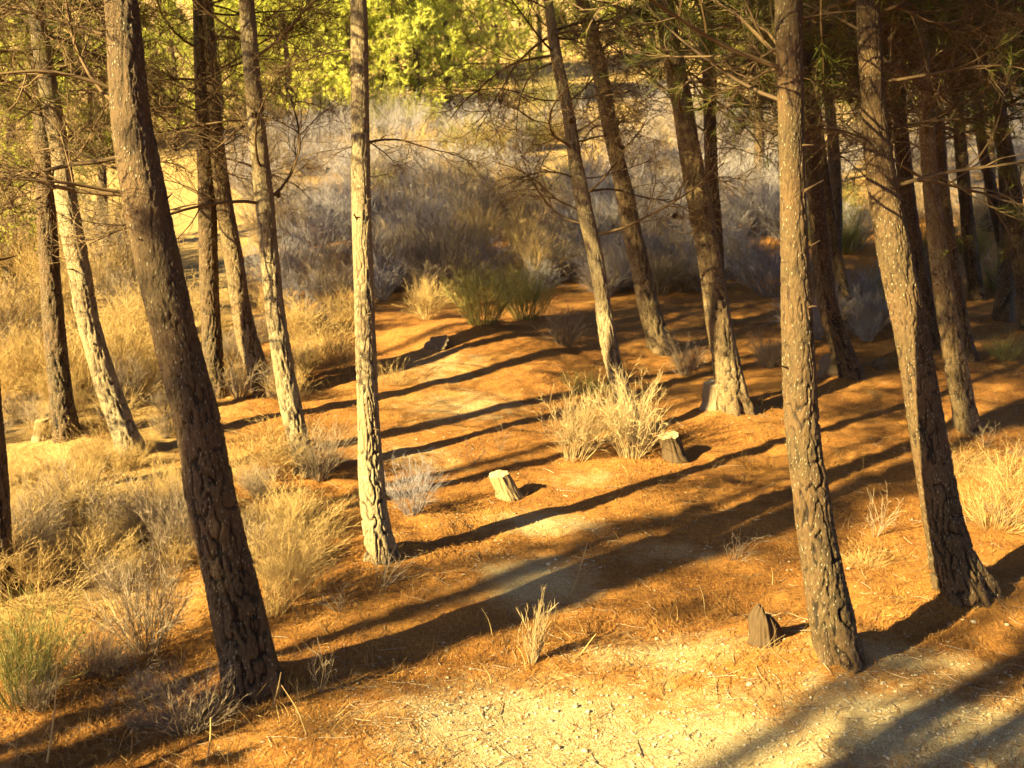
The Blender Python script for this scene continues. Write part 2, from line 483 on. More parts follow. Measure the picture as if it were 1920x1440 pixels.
def bough_arrays(seed, L, tufts, per, nlen, nwid, rng=None):
    """live bough along +X: wood tubes and needle triangles"""
    rng = rng or np.random.default_rng(seed)
    main = grow(np.zeros((1, 3)), np.array([[1.0, 0, 0.1]]), np.array([L]), 9, 0.09, (0, 0, 0.05), rng)
    w = [tubes(main, np.linspace(0.010 * L, 0.003, 9)[None, :], 5)]
    p, d, i, t = sprout(main, 12, 0.2, 1.0, 0.8, rng, 0.2, 0.4)
    s1 = grow(p, d, L * rng.uniform(0.25, 0.5, len(p)) * (1.15 - 0.6 * t), 6, 0.13, (0.05, 0, 0.07), rng)
    w.append(tubes(s1, np.linspace(1, 0.4, 6)[None, :] * 0.006 * np.ones((len(p), 1)), 3))
    n2 = max(1, tufts // len(p))
    p, d, i, t = sprout(s1, n2, 0.35, 1.0, 0.6, rng, 0.3, 0.2)
    s2 = grow(p, d, rng.uniform(0.08, 0.22, len(p)) * L / 1.6, 4, 0.15, (0, 0, 0.08), rng)
    w.append(tubes(s2, np.full((len(p), 4), 0.003), 3))
    # needles around the outer half of every last shoot
    q, qd, i, t = sprout(s2, per, 0.3, 1.0, 0.62, rng, 0.22)
    nl = nlen * rng.uniform(0.7, 1.15, len(q))
    v, f = blades(q, unit(qd), nl, np.full(len(q), nwid), 0.06, rng)
    tone = np.repeat(np.clip(0.3 + 0.35 * rng.uniform(0, 1, len(q)) + 0.3 * rng.normal(size=len(s2))[i] * 0.6, 0, 1), 3)
    return w, (v, f, tone)

def bough_mesh(name, seed, L, mats, tufts=60, per=16, nlen=0.085, nwid=0.003):
    w, (v, f, tone) = bough_arrays(seed, L, tufts, per, nlen, nwid); mb = MB()
    for (wv, wf) in w: mb.add(wv, wf, 0, np.full(len(wv), 0.2))
    mb.add(v, f, 1, tone)
    return mb.mesh(name, mats)

def rotz_tilt(v, az, tilt):
    c, s = math.cos(-tilt), math.sin(-tilt)
    x = v[:, 0] * c + v[:, 2] * s; z = -v[:, 0] * s + v[:, 2] * c; y = v[:, 1]
    ca, sa = math.cos(az), math.sin(az)
    return np.stack([x * ca - y * sa, x * sa + y * ca, z], -1)

def crown_mesh(name, seed, H, Rb, nb, mats, tufts=48, per=12, nlen=0.11, nwid=0.006, pw=0.8):
    """crown round a trunk: boughs from local z=0 up to z=H"""
    rng = np.random.default_rng(seed); mb = MB(); az = rng.uniform(0, 6.28)
    for k in range(nb):
        t = (k + rng.uniform(0, 1)) / nb
        L = Rb * (1 - t) ** pw * rng.uniform(0.6, 1.15) + 0.4
        az += 2.4 + rng.normal() * 0.5
        w, (v, f, tone) = bough_arrays(0, L, tufts, per, nlen, nwid, rng)
        tilt = 0.05 + 0.75 * t + rng.normal() * 0.15
        off = np.array([0, 0, t * H])
        for (wv, wf) in w[:2]: mb.add(rotz_tilt(wv, az, tilt) + off, wf, 0, np.full(len(wv), 0.2))
        mb.add(rotz_tilt(v, az, tilt) + off, f, 1, tone)
    return mb.mesh(name, mats)

DEAD = [dead_branch_mesh('dead_branch', 100 + k) for k in range(12)]
BOUGH = [bough_mesh('needle_bough', 200 + k, 1.3, [M_TWIG, M_NEEDLE]) for k in range(5)]
BOUGH_SUNLIT = [bough_mesh('needle_bough', 220 + k, 1.2, [M_TWIG, M_NEEDLE_SUNLIT], 48, 12) for k in range(4)]
CROWN = [crown_mesh('crown', 300 + k, 4.6, 1.9, 40, [M_TWIG, M_NEEDLE], 84, 14, 0.11, 0.0075) for k in range(3)]
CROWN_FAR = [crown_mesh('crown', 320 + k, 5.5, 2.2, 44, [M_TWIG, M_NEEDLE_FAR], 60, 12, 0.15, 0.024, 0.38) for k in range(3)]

def cone_mesh():
    """small woody pine cone: rings of overlapping scales on an egg-shaped core"""
    mb = MB(); n = 7
    for k in range(8):
        t = k / 7.0; r = 0.021 * math.sin(math.pi * (0.16 + 0.8 * t)) ** 0.8; z = -0.06 * t
        a = np.arange(n) * 2 * np.pi / n + (k % 2) * np.pi / n
        o = np.stack([np.cos(a), np.sin(a), 0 * a], -1); tg = np.stack([-np.sin(a), np.cos(a), 0 * a], -1)
        c = o * r + np.array([0, 0, z])
        wv = 0.011 * (0.4 + math.sin(math.pi * (0.1 + 0.85 * t)))
        V = np.stack([c * [0.2, 0.2, 1] + tg * wv * 0.4, c * [0.2, 0.2, 1] - tg * wv * 0.4, c - tg * wv + [0, 0, -0.008], c + o * 0.007 + [0, 0, -0.013], c + tg * wv + [0, 0, -0.008]], 1)
        f = np.arange(n * 5).reshape(n, 5)
        mb.add(V.reshape(-1, 3), np.concatenate([f[:, [0, 1, 2]], f[:, [0, 2, 4]], f[:, [2, 3, 4]]]))
    core, cf = tubes(np.array([[[0, 0, 0.004], [0, 0, -0.02], [0, 0, -0.045], [0, 0, -0.062]]]), np.array([[0.006, 0.017, 0.014, 0.002]]), 7)
    mb.add(core, cf)
    return mb.mesh('pine_cone', [M_CONE])
CONE = cone_mesh()

def stub_mesh(seed):
    rng = np.random.default_rng(seed); mb = MB()
    P = grow(np.zeros((1, 3)), np.array([[1.0, 0, 0.1]]), np.array([0.11 + 0.05 * (seed % 3)]), 5, 0.12, (0, 0, 0), rng)
    v, f = tubes(P, np.array([[0.022, 0.013, 0.009, 0.007, 0.003]]), 7); mb.add(v, f, 0, np.full(len(v), 0.05))
    return mb.mesh('branch_stub', [M_TWIG], True)
STUBS = [stub_mesh(750 + k) for k in range(3)]
# ------------------------------------------------------------------ trunks
def catmull(Pts, n):
    P = np.vstack([2 * Pts[0] - Pts[1], Pts, 2 * Pts[-1] - Pts[-2]]); out = []
    m = len(Pts) - 1
    tt = np.linspace(0, m, n); k = np.clip(tt.astype(int), 0, m - 1); u = (tt - k)[:, None]
    a, b, c, d = P[k], P[k + 1], P[k + 2], P[k + 3]
    return 0.5 * ((2 * b) + (-a + c) * u + (2 * a - 5 * b + 4 * c - d) * u ** 2 + (-a + 3 * b - 3 * c + d) * u ** 3)

def cell(u, v, nu, seed):
    """distance to the nearest and second nearest cell point; u wraps after nu cells"""
    iu = np.floor(u).astype(np.int64); iv = np.floor(v).astype(np.int64)
    d1 = np.full(u.shape, 9.0); d2 = np.full(u.shape, 9.0); cid = np.zeros(u.shape)
    for du in (-1, 0, 1):
        for dv in (-1, 0, 1):
            cu = iu + du; cv = iv + dv; cw = np.mod(cu, nu)
            x = cu + 0.15 + 0.7 * _hash2(cw, cv, seed); y = cv + 0.15 + 0.7 * _hash2(cw, cv, seed + 5)
            d = np.sqrt((u - x) ** 2 + (v - y) ** 2); h = _hash2(cw, cv, seed + 9)
            near = d < d1
            d2 = np.where(near, d1, np.minimum(d2, d)); cid = np.where(near, h, cid); d1 = np.where(near, d, d1)
    return d1, d2, cid

def trunk_mesh(name, C, R, hb, sides, step_fine, h_fine, seed, mat, rough=1.0):
    """C, R: centre line and radii (bottom to top), hb: height of each control point above the foot"""
    dense = catmull(np.column_stack([C, R]), 400)
    seg = np.linalg.norm(np.diff(dense[:, :3], axis=0), axis=1); s = np.concatenate([[0], np.cumsum(seg)])
    total = s[-1]
    sv = np.concatenate([np.arange(0, min(h_fine, total), step_fine), np.arange(min(h_fine, total), total, 0.12), [total]])
    sv = np.unique(sv)
    Pc = np.stack([np.interp(sv, s, dense[:, k]) for k in range(3)], -1); Rc = np.interp(sv, s, dense[:, 3])
    T = unit(np.gradient(Pc, axis=0))
    n1 = unit(np.array([1.0, 0, 0]) - T * T[:, :1]); n2 = np.cross(T, n1)
    th = np.arange(sides) * 2 * np.pi / sides
    TH, SV = np.meshgrid(th, sv)
    Rm = np.repeat(Rc[:, None], sides, 1)
    height = SV - 0.35
    cs, sn = np.cos(TH), np.sin(TH)
    x = cs * Rm; y = sn * Rm; z = SV
    w1 = vnoise3(x * 9, y * 9, z * 5, seed) - 0.5; w2 = vnoise3(x * 9 + 40, y * 9, z * 5, seed + 1) - 0.5
    w3 = vnoise3(x * 22, y * 22, z * 14, seed + 2) - 0.5
    xx = x + 0.03 * w1 + 0.016 * w3; yy = y + 0.03 * w2 - 0.016 * w3
    low = np.clip(1.15 - height / 3.0, 0.25, 1.1) * rough
    a1 = np.abs(vnoise3(xx * 40 + 9, yy * 40, z * 8.5, seed + 4) - 0.5) * 2          # long wandering fissures
    a2 = np.abs(vnoise3(xx * 44 + 77, yy * 44, z * 24 + 3 * w1, seed + 6) - 0.5) * 2  # cross breaks
    fis = sstep(0.03, 0.19, a1); brk = sstep(0.01, 0.13, a2)
    small = 0.55 * vnoise3(x * 70, y * 70, z * 42, seed + 7) + 0.45 * vnoise3(x * 150, y * 150, z * 110, seed + 8)
    step_ = vnoise3(x * 34, y * 34, z * 11, seed + 9); step_ = 0.5 * step_ + 0.5 * np.round(step_ * 4) / 4
    lump = vnoise3(x * 5 + 3, y * 5, z * 2.2, seed + 10) - 0.5
    disp = low * (0.019 * (fis - 0.7) + 0.007 * (brk - 0.8) + 0.007 * (step_ - 0.5)) + 0.009 * (small - 0.5) + 0.018 * lump
    plate = fis * (0.45 + 0.55 * brk)
    # root flare with lobes
    fl = np.exp(-np.clip(height, 0, None) / 0.16)
    lobes = 0.5 + 0.5 * np.cos(TH * 4 + seed + 1.5 * np.sin(TH * 2 + seed))
    disp = disp * np.clip(Rm / 0.09, 0.25, 1.1) + fl * Rm * (0.10 + 0.42 * lobes)
    rr = Rm + disp
    V = Pc[:, None, :] + rr[..., None] * (cs[..., None] * n1[:, None, :] + sn[..., None] * n2[:, None, :])
    K = len(sv); idx = np.arange(K * sides).reshape(K, sides)
    a = idx[:-1]; b = np.roll(a, -1, 1); c = idx[1:]; d = np.roll(c, -1, 1)
    Fq = np.stack([a, b, d, c], -1).reshape(-1, 4)
    crack = np.clip(plate + (1 - np.clip(low, 0, 1)) * 0.5, 0, 1)
    return mesh_from(name, V.reshape(-1, 3), [Fq], [mat], None, {'crack': crack.ravel()}, True), (sv, Pc, Rc)

TREES = []
def pine(name, label, path, px_scale=1.0, height=9.0, near=False, seed=1, crown=0, ndead=12, dead_h=(2.3, 4.2), blen=(0.7, 1.6), nbough=4,
         bough_h=(3.2, 4.6), cones=3, group='pines standing on the slope', bark=None, base=None, crown_h=4.5, crown_s=1.0, dry=False, rough=1.0, lean_y=0.0, azr=(-0.5, math.pi + 0.5)):
    """path: (px, py, width in px) from the top of the picture to the foot, all in the plane of the foot"""
    rng = np.random.default_rng(seed * 31 + 5)
    foot = on_ground(*(base if base else path[-1][:2])); Yp = foot[1]
    C = []; R = []
    for (px, py, w) in path[::-1]:
        p, t = at_plane(px, py, Yp); C.append(p); R.append(w * 0.5 * t / FPX)
    C = np.array(C); R = np.array(R) * 0.92
    if base: # the foot itself is hidden: carry the line down to it
        C = np.vstack([foot, C]); R = np.concatenate([[R[0] * 1.08], R])
    C[:, 1] += (C[:, 2] - foot[2]) * lean_y
    R[0] *= 0.92
    d0 = unit(C[0] - C[1]); C = np.vstack([C[0] + d0 * 0.35, C]); R = np.concatenate([[R[0] * 1.05], R])
    C[0, 2] = min(C[0, 2], foot[2] - 0.3)
    top = C[-1]; d = unit(C[-1] - C[-2]); rtop = R[-1]; Hleft = foot[2] + height - top[2]
    nadd = 5
    for k in range(nadd):
        d = unit(d + np.array([rng.normal() * 0.05, rng.normal() * 0.05, 0.12]))
        top = top + d * Hleft / nadd; C = np.vstack([C, top]); R = np.append(R, max(0.012, rtop * (1 - (k + 1) / (nadd + 0.15))))
    C0 = foot.copy()
    root = link(name, None, loc=C0); root.empty_display_size = 0.2
    tag(root, label, 'pine tree', group)
    sides = 124 if near else 62
    me, (sv, Pc, Rc) = trunk_mesh('trunk', C - C0, R, None, sides, 0.0115 if near else 0.022, 4.6, seed, bark or M_BARK, rough)
    link('trunk', me, root)
    def at(h):
        k = int(np.argmin(np.abs(Pc[:, 2] - h))); return Pc[k], Rc[k]
    for k in range(ndead):
        h = rng.uniform(*dead_h); p, r = at(h); az = rng.uniform(*azr) if near else rng.uniform(0, 2 * math.pi)
        s = rng.uniform(*blen)
        kd = int(rng.integers(len(DEAD)))
        b = link('dead_branch', DEAD[kd], root, p + np.array([math.cos(az), math.sin(az), 0]) * r * 0.7,
                 (rng.normal() * 0.4, -rng.uniform(-0.35, 0.35), az), s)
        if cones and k % 4 == 0:
            link('pine_cone', CONE, b, DEAD_TIPS[kd], (rng.normal() * 0.4, rng.normal() * 0.4, 0), rng.uniform(0.8, 1.1) / s)
    for k in range(5 if near else 3):   # broken branch stubs
        h = rng.uniform(0.9, 3.6); p, r = at(h); az = rng.uniform(-2.6, 0.4)
        link('branch_stub', STUBS[rng.integers(3)], root, p + np.array([math.cos(az), math.sin(az), 0]) * r * 0.75, (rng.uniform(0, 6), -rng.uniform(-0.1, 0.6), az), rng.uniform(0.35, 0.75))
    for k in range(nbough):
        h = rng.uniform(*bough_h); p, r = at(h); az = rng.uniform(*azr) if near else rng.uniform(0, 2 * math.pi)
        link('needle_bough', (BOUGH_SUNLIT if (dry and rng.uniform() < 0.6) else BOUGH)[rng.integers(4)], root, p, (rng.normal() * 0.3, rng.uniform(-0.3, 0.25), az), rng.uniform(0.8, 1.3))  # the dry flag picks boughs whose colour imitates sunlit needles
    if crown is not None:
        p, r = at(crown_h)
        q = unit(at(crown_h + 2.0)[0] - p)
        link('crown', CROWN[crown % 3], root, p, (-math.asin(q[1]), math.asin(q[0]), rng.uniform(0, 6.28)), crown_s * (height - crown_h) / 4.9)
    TREES.append((root, foot))
    return root

pine('pine_tree', 'dark pine trunk cut off by the left edge above the green broom', [(-30, 300, 40), (-24, 700, 46), (-10, 900, 50), (-2, 1120, 56)], seed=11, height=8.5, ndead=4, nbough=1)
pine('pine_tree', 'thin dark pine in shade at far left, behind the pale leaning pine', [(72, 100, 30), (82, 300, 34), (92, 480, 38), (104, 640, 42), (122, 815, 48)], seed=12, dry=True, nbough=9, bough_h=(2.9, 4.6), ndead=14)
pine('pine_tree', 'slender pale sunlit pine with bent trunk, left of the thick foreground pine',
     [(62, 0, 30), (88, 150, 36), (108, 260, 40), (125, 380, 43), (148, 500, 42), (165, 600, 44), (200, 720, 46), (248, 850, 52)], seed=13, dry=True, nbough=8, bough_h=(2.9, 4.6), ndead=14, bark=M_BARK_SUNLIT)
pine('pine_tree', 'thick dark leaning pine with deeply fissured bark in the left foreground',
     [(228, 0, 68), (243, 200, 80), (258, 300, 86), (277, 400, 90), (300, 500, 90), (330, 640, 91), (371, 800, 92), (402, 960, 96), (440, 1127, 104), (476, 1285, 112)],
     seed=14, near=True, height=9.5, azr=(1.9, 3.9), ndead=10, dead_h=(2.7, 4.1), blen=(0.6, 1.5), nbough=4, bough_h=(3.4, 4.6))
pine('pine_tree', 'thin straight pine half hidden behind the thick foreground pine', [(376, 0, 30), (382, 200, 32), (388, 380, 34), (392, 520, 36), (398, 640, 38), (404, 745, 42)], seed=15, dry=True, nbough=4, bough_h=(2.9, 4.6), ndead=10)
pine('pine_tree', 'sunlit pine with split dark base, just right of the thick foreground pine', [(385, 0, 26), (404, 250, 32), (420, 380, 34), (438, 480, 36), (460, 620, 40), (497, 735, 46)], bark=M_BARK_HALF_LIT, seed=16, dry=True, nbough=2, bough_h=(2.9, 4.6), ndead=9)
pine('pine_tree', 'sunlit pine with scaly base and shadow, left of the bright central pine',
     [(462, 0, 32), (478, 200, 34), (490, 320, 35), (503, 450, 36), (518, 600, 39), (545, 760, 41), (574, 880, 45)], seed=17, dry=True, nbough=1, bough_h=(2.9, 4.6), ndead=9, bark=M_BARK_SUNLIT)
pine('pine_tree', 'bright sunlit straight pine left of the path, in the middle of the slope',
     [(672, 0, 32), (675, 200, 34), (678, 400, 37), (683, 560, 40), (690, 760, 43), (700, 940, 48), (716, 1045, 52)], seed=18, near=True, cones=0, ndead=5, dead_h=(2.6, 4.2), blen=(0.35, 0.9), nbough=0, bark=M_BARK_SUNLIT)
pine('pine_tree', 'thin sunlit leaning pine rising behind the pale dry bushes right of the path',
     [(1028, 0, 20), (1042, 100, 23), (1065, 210, 26), (1080, 310, 28), (1098, 400, 30), (1118, 490, 31), (1141, 640, 33), (1162, 725, 35), (1192, 815, 40)], seed=19, ndead=18, dead_h=(1.9, 4.2), blen=(0.7, 1.6), bark=M_BARK_SUNLIT, nbough=3)
pine('pine_tree', 'shaded leaning pine behind the thin sunlit one, up the slope', [(1090, 0, 26), (1118, 100, 29), (1137, 200, 31), (1160, 310, 34), (1180, 410, 37), (1200, 500, 39), (1218, 580, 41), (1240, 655, 45)], bark=M_BARK_HALF_LIT, seed=20, ndead=16, dead_h=(2.6, 4.6), nbough=4)
pine('pine_tree', 'thick leaning pine with sunlit base beside a short cut stump', [(1243, 0, 40), (1260, 100, 43), (1280, 200, 44), (1298, 310, 46), (1327, 470, 47), (1347, 600, 50), (1366, 700, 56), (1378, 765, 60)], bark=M_BARK_HALF_LIT, seed=21, ndead=14, dead_h=(2.7, 4.4), nbough=6, near=False)
pine('pine_tree', 'thin dark upright pine directly behind the thick pine with the sunlit base', [(1326, 0, 27), (1330, 150, 27), (1333, 300, 27), (1338, 400, 28), (1343, 500, 30), (1348, 610, 33)], seed=22, ndead=14, nbough=6)
pine('pine_tree', 'tall straight pine with flaking bark in the right foreground, beside a pointed dead stump',
     [(1479, 0, 55), (1483, 200, 54), (1486, 330, 53), (1490, 480, 57), (1496, 640, 61), (1504, 800, 64), (1526, 960, 71), (1542, 1060, 75), (1558, 1150, 84), (1572, 1222, 90)],
     crown_h=3.8, seed=23, near=True, height=9.5, ndead=2, blen=(0.4, 0.8), dead_h=(2.9, 4.2), nbough=9, bough_h=(2.6, 4.6))
pine('pine_tree', 'dark shaded pine with flared base beside a pale rock, behind the tall right foreground pine', [(1508, 0, 24), (1516, 200, 28), (1528, 350, 31), (1542, 500, 35), (1556, 590, 38), (1576, 650, 42), (1594, 700, 46)], crown_h=3.8, seed=24, ndead=6, nbough=10, bough_h=(2.6, 4.6))
pine('pine_tree', 'slim dark pine in shade behind the flared base pine, far right centre', [(1510, 0, 18), (1530, 200, 20), (1545, 330, 21), (1568, 480, 23), (1596, 608, 26)], crown_h=3.8, seed=25, ndead=6, nbough=10, bough_h=(2.6, 4.6))
pine('pine_tree', 'large leaning pine with mottled bark at right, its wide base in shadow',
     [(1627, 0, 45), (1638, 200, 50), (1652, 330, 56), (1678, 480, 64), (1712, 640, 67), (1738, 800, 68), (1766, 960, 73), (1786, 1050, 80), (1808, 1108, 90)],
     crown_h=3.8, seed=26, near=True, height=9.5, ndead=4, dead_h=(2.8, 4.2), nbough=13, bough_h=(2.6, 4.6))
pine('pine_tree', 'narrow leaning pine close behind the large right-hand pine', [(1722, 0, 25), (1736, 200, 28), (1744, 330, 32), (1760, 480, 37), (1784, 640, 42), (1815, 805, 46)], crown_h=3.8, bark=M_BARK_HALF_LIT, seed=27, ndead=7, nbough=12, bough_h=(2.6, 4.6))
pine('pine_tree', 'grey pine mostly hidden between the large right-hand pine and the narrow one', [(1672, 0, 26), (1690, 250, 29), (1705, 400, 31), (1725, 520, 33), (1752, 650, 36)], crown_h=3.8, seed=28, ndead=6, nbough=11, bough_h=(2.6, 4.6))
pine('pine_tree', 'leaning pine with lit edge at the far right border', [(1840, 0, 28), (1868, 200, 31), (1894, 330, 33), (1914, 480, 36), (1936, 620, 40)], crown_h=3.8, seed=29, ndead=8, nbough=12, bough_h=(2.6, 4.6))
pine('pine_tree', 'dim curved pine in the shade, second from the right border', [(1790, 100, 20), (1800, 260, 23), (1808, 350, 25), (1820, 470, 27), (1832, 560, 29)], crown_h=3.8, seed=30, ndead=6, nbough=11, bough_h=(2.6, 4.6))
pine('pine_tree', 'dim leaning pine in the shade, next to the lit pine at the right border', [(1822, 100, 18), (1840, 260, 20), (1856, 340, 22), (1884, 470, 24), (1905, 550, 26)], crown_h=3.8, seed=31, ndead=6, nbough=11, bough_h=(2.6, 4.6))
pine('pine_tree', 'small reddish lit trunk behind the foot of the narrow right pine', [(1746, 100, 18), (1765, 300, 20), (1785, 480, 23), (1806, 620, 27), (1815, 675, 30)], seed=32, ndead=8, nbough=5)

# ------------------------------------------------------------------ pines around and behind the viewer, mostly unseen ones added for their shade
def side_pine(x, y, seed, h=9.5, r=0.13, crown_h=4.0, label=None, ndead=6, cs=1.0, nbough=0):
    rng = np.random.default_rng(seed); z = float(ground_z(x, y)); foot = np.array([x, y, z])
    lean = rng.normal(size=2) * 0.05 + np.array([-0.1, 0])
    hs = np.linspace(-0.3, h, 9); C = np.stack([lean[0] * hs + 0.1 * np.sin(hs * 0.6 + seed), lean[1] * hs, hs], -1)
    R = np.interp(hs, [-0.3, 0.3, h], [r * 1.2, r, 0.015])
    root = link('pine_tree', None, loc=foot)
    tag(root, label or 'unseen pine added towards the low sun to cast shade', 'pine tree', 'pines towards the sun outside the picture')
    me, (sv, Pc, Rc) = trunk_mesh('trunk', C, R, None, 22, 0.08, 4.5, seed, M_BARK)
    link('trunk', me, root)
    k = int(np.argmin(np.abs(Pc[:, 2] - crown_h)))
    link('crown', CROWN[seed % 3], root, Pc[k], (-lean[1], lean[0], rng.uniform(0, 6.28)), cs * (h - crown_h) / 4.9)
    for j in range(ndead):
        hh = rng.uniform(min(2.0, crown_h * 0.6), crown_h + 0.3); k = int(np.argmin(np.abs(Pc[:, 2] - hh)))
        link('dead_branch', DEAD[rng.integers(12)], root, Pc[k], (rng.normal() * 0.4, rng.uniform(-0.3, 0.3), rng.uniform(0, 6.28)), rng.uniform(0.8, 1.6))
    for j in range(nbough):
        hh = rng.uniform(min(2.8, crown_h * 0.7), crown_h + 0.3); k = int(np.argmin(np.abs(Pc[:, 2] - hh)))
        link('needle_bough', BOUGH_SUNLIT[rng.integers(4)], root, Pc[k], (rng.normal() * 0.3, rng.uniform(-0.3, 0.25), rng.uniform(0, 6.28)), rng.uniform(0.8, 1.3))
    return root
# (along the light, across the light, height, crown height, crown size)
SIDE = [(-7.0, 5.8, 8.8, 4.4, 0.62), (-5.5, 6.05, 7.5, 3.4, 0.5), (-2.4, 2.0, 5.2, 1.2, 1.0), (-9.5, 2.7, 14, 8.4, 1.4), (-3.5, 2.1, 7.0, 1.9, 0.95), (-6.5, 2.8, 11, 7.0, 1.25), (-8.5, 1.0, 11, 5.0, 1.2),
        (-9.0, 5.65, 13.5, 8.3, 1.4), (-8.0, 6.1, 14, 9.2, 1.1), (-9.0, 8.1, 14, 9.2, 1.4),
        (-13, 2.9, 17, 11, 1.4), (-13.5, 5.55, 17, 11, 1.4), (-13, 11.5, 17, 11, 1.4), (-12, 12.6, 16, 10.5, 1.3), (-12.5, 1.0, 16, 10, 1.3), (-17, 2.9, 19, 13, 1.4)]
SIDE = [(a * math.cos(SUN_AZ) - c * math.sin(SUN_AZ), a * math.sin(SUN_AZ) + c * math.cos(SUN_AZ), h, ch, cs) for (a, c, h, ch, cs) in SIDE]
SIDE += [(-9.0, 12.0, 9.5, 4.2, 1.2), (-10.5, 11.2, 9.5, 4.2, 0.9), (-8.3, 14.2, 9.5, 4.2, 1.2), (-11.5, 13.5, 10, 4.4, 1.2), (-9.8, 16.8, 10, 4.4, 1.2), (-8.6, 18.6, 9.5, 4.0, 1.2), (-3.53, -0.38, 5.5, 1.2, 1.1), (-2.6, 0.6, 4.6, 1.0, 1.0)]
for k, (x, y, h, ch, cs) in enumerate(SIDE):
    side_pine(x, y, 400 + k, h, 0.12, ch, cs=cs, ndead=0 if h > 10.5 else 3)  # unseen pines added so their shade falls on chosen trunks and ground
for k, (x, y) in enumerate([(6.3, 3.6), (7.4, 7.4), (8.4, 10.6), (9.2, 13.8), (10.6, 8.6), (9.4, 4.8), (5.2, -0.8), (2.6, -4.2), (8.0, 0.5), (11.5, 12.0), (0.2, -8.0)]):
    side_pine(x, y, 450 + k, 9.5, 0.13, 2.6, label='unseen pine added on the right to block sky light', cs=1.15)  # unseen trees added to keep sky light off the right side
side_pine(-5.0, 8.6, 430, label='pine just outside the left edge, its bare boughs reaching into the picture', ndead=12, nbough=6)

# ------------------------------------------------------------------ pines and bushy trees on the hillside behind
def far_pine(px, py, h, seed, label, mats='far', low=0.5, group='sunlit trees on the hillside behind', cs=1.0):
    rng = np.random.default_rng(seed); foot = on_ground(px, py)
    root = link('pine_tree', None, loc=foot); tag(root, label, 'tree', group)
    hs = np.linspace(-0.3, h * 0.97, 7); C = np.stack([-0.04 * hs + 0.1 * np.sin(hs), 0 * hs, hs], -1); R = np.interp(hs, [-0.3, h], [0.13, 0.02])
    me, (sv, Pc, Rc) = trunk_mesh('trunk', C, R, None, 12, 0.15, 4.5, seed, M_BARK); link('trunk', me, root)
    s = (h - low) / 5.6
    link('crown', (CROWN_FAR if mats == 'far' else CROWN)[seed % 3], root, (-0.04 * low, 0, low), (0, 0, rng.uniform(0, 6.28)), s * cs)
    return root
side_pine(-3.15, 4.45, 431, 1.5, 0.03, 0.12, label='unseen young pine added to shade the bottom left foreground', ndead=0, cs=0.62)  # small unseen pine added to throw a shadow wedge across the foreground
FARS = [(-60, 320, 5), (20, 300, 5), (90, 290, 4), (170, 295, 3.6), (250, 275, 3.8), (330, 280, 3.6), (410, 260, 4), (480, 230, 5), (540, 250, 5.5), (600, 225, 6), (660, 240, 6), (720, 215, 6), (780, 225, 6),
        (840, 205, 6), (520, 180, 6), (620, 170, 6), (740, 165, 6.5), (860, 160, 6), (930, 150, 5), (1010, 130, 5), (1110, 120, 5), (1220, 110, 5), (1330, 120, 5), (1420, 130, 5), (1500, 200, 6),
        (1600, 220, 7), (1700, 210, 7), (1800, 230, 7), (1900, 240, 7)]
for k, (px, py, h) in enumerate(FARS):
    where = 'at the upper left' if px < 300 else 'behind the slender left pines' if px < 665 else 'right of the bright central pine' if px < 900 else 'behind the leaning pines' if px < 1480 else 'behind the dark right-hand pines'
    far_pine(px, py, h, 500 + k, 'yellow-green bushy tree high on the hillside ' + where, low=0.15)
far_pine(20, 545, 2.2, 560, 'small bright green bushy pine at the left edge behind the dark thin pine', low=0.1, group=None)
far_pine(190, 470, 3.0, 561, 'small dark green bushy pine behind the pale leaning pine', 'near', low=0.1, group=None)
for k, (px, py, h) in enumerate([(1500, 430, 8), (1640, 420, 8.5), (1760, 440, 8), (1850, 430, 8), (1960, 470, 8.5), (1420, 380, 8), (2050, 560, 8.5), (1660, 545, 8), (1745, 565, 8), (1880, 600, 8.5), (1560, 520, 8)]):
    far_pine(px, py, h, 580 + k, ('dark shaded pine crowding the upper right slope', 'pine added among the upper right trunks to deepen the dark')[k > 6], 'near', low=2.8, group='dark pines on the upper right slope', cs=1.25)  # the nearer ones are added to make the upper right darker

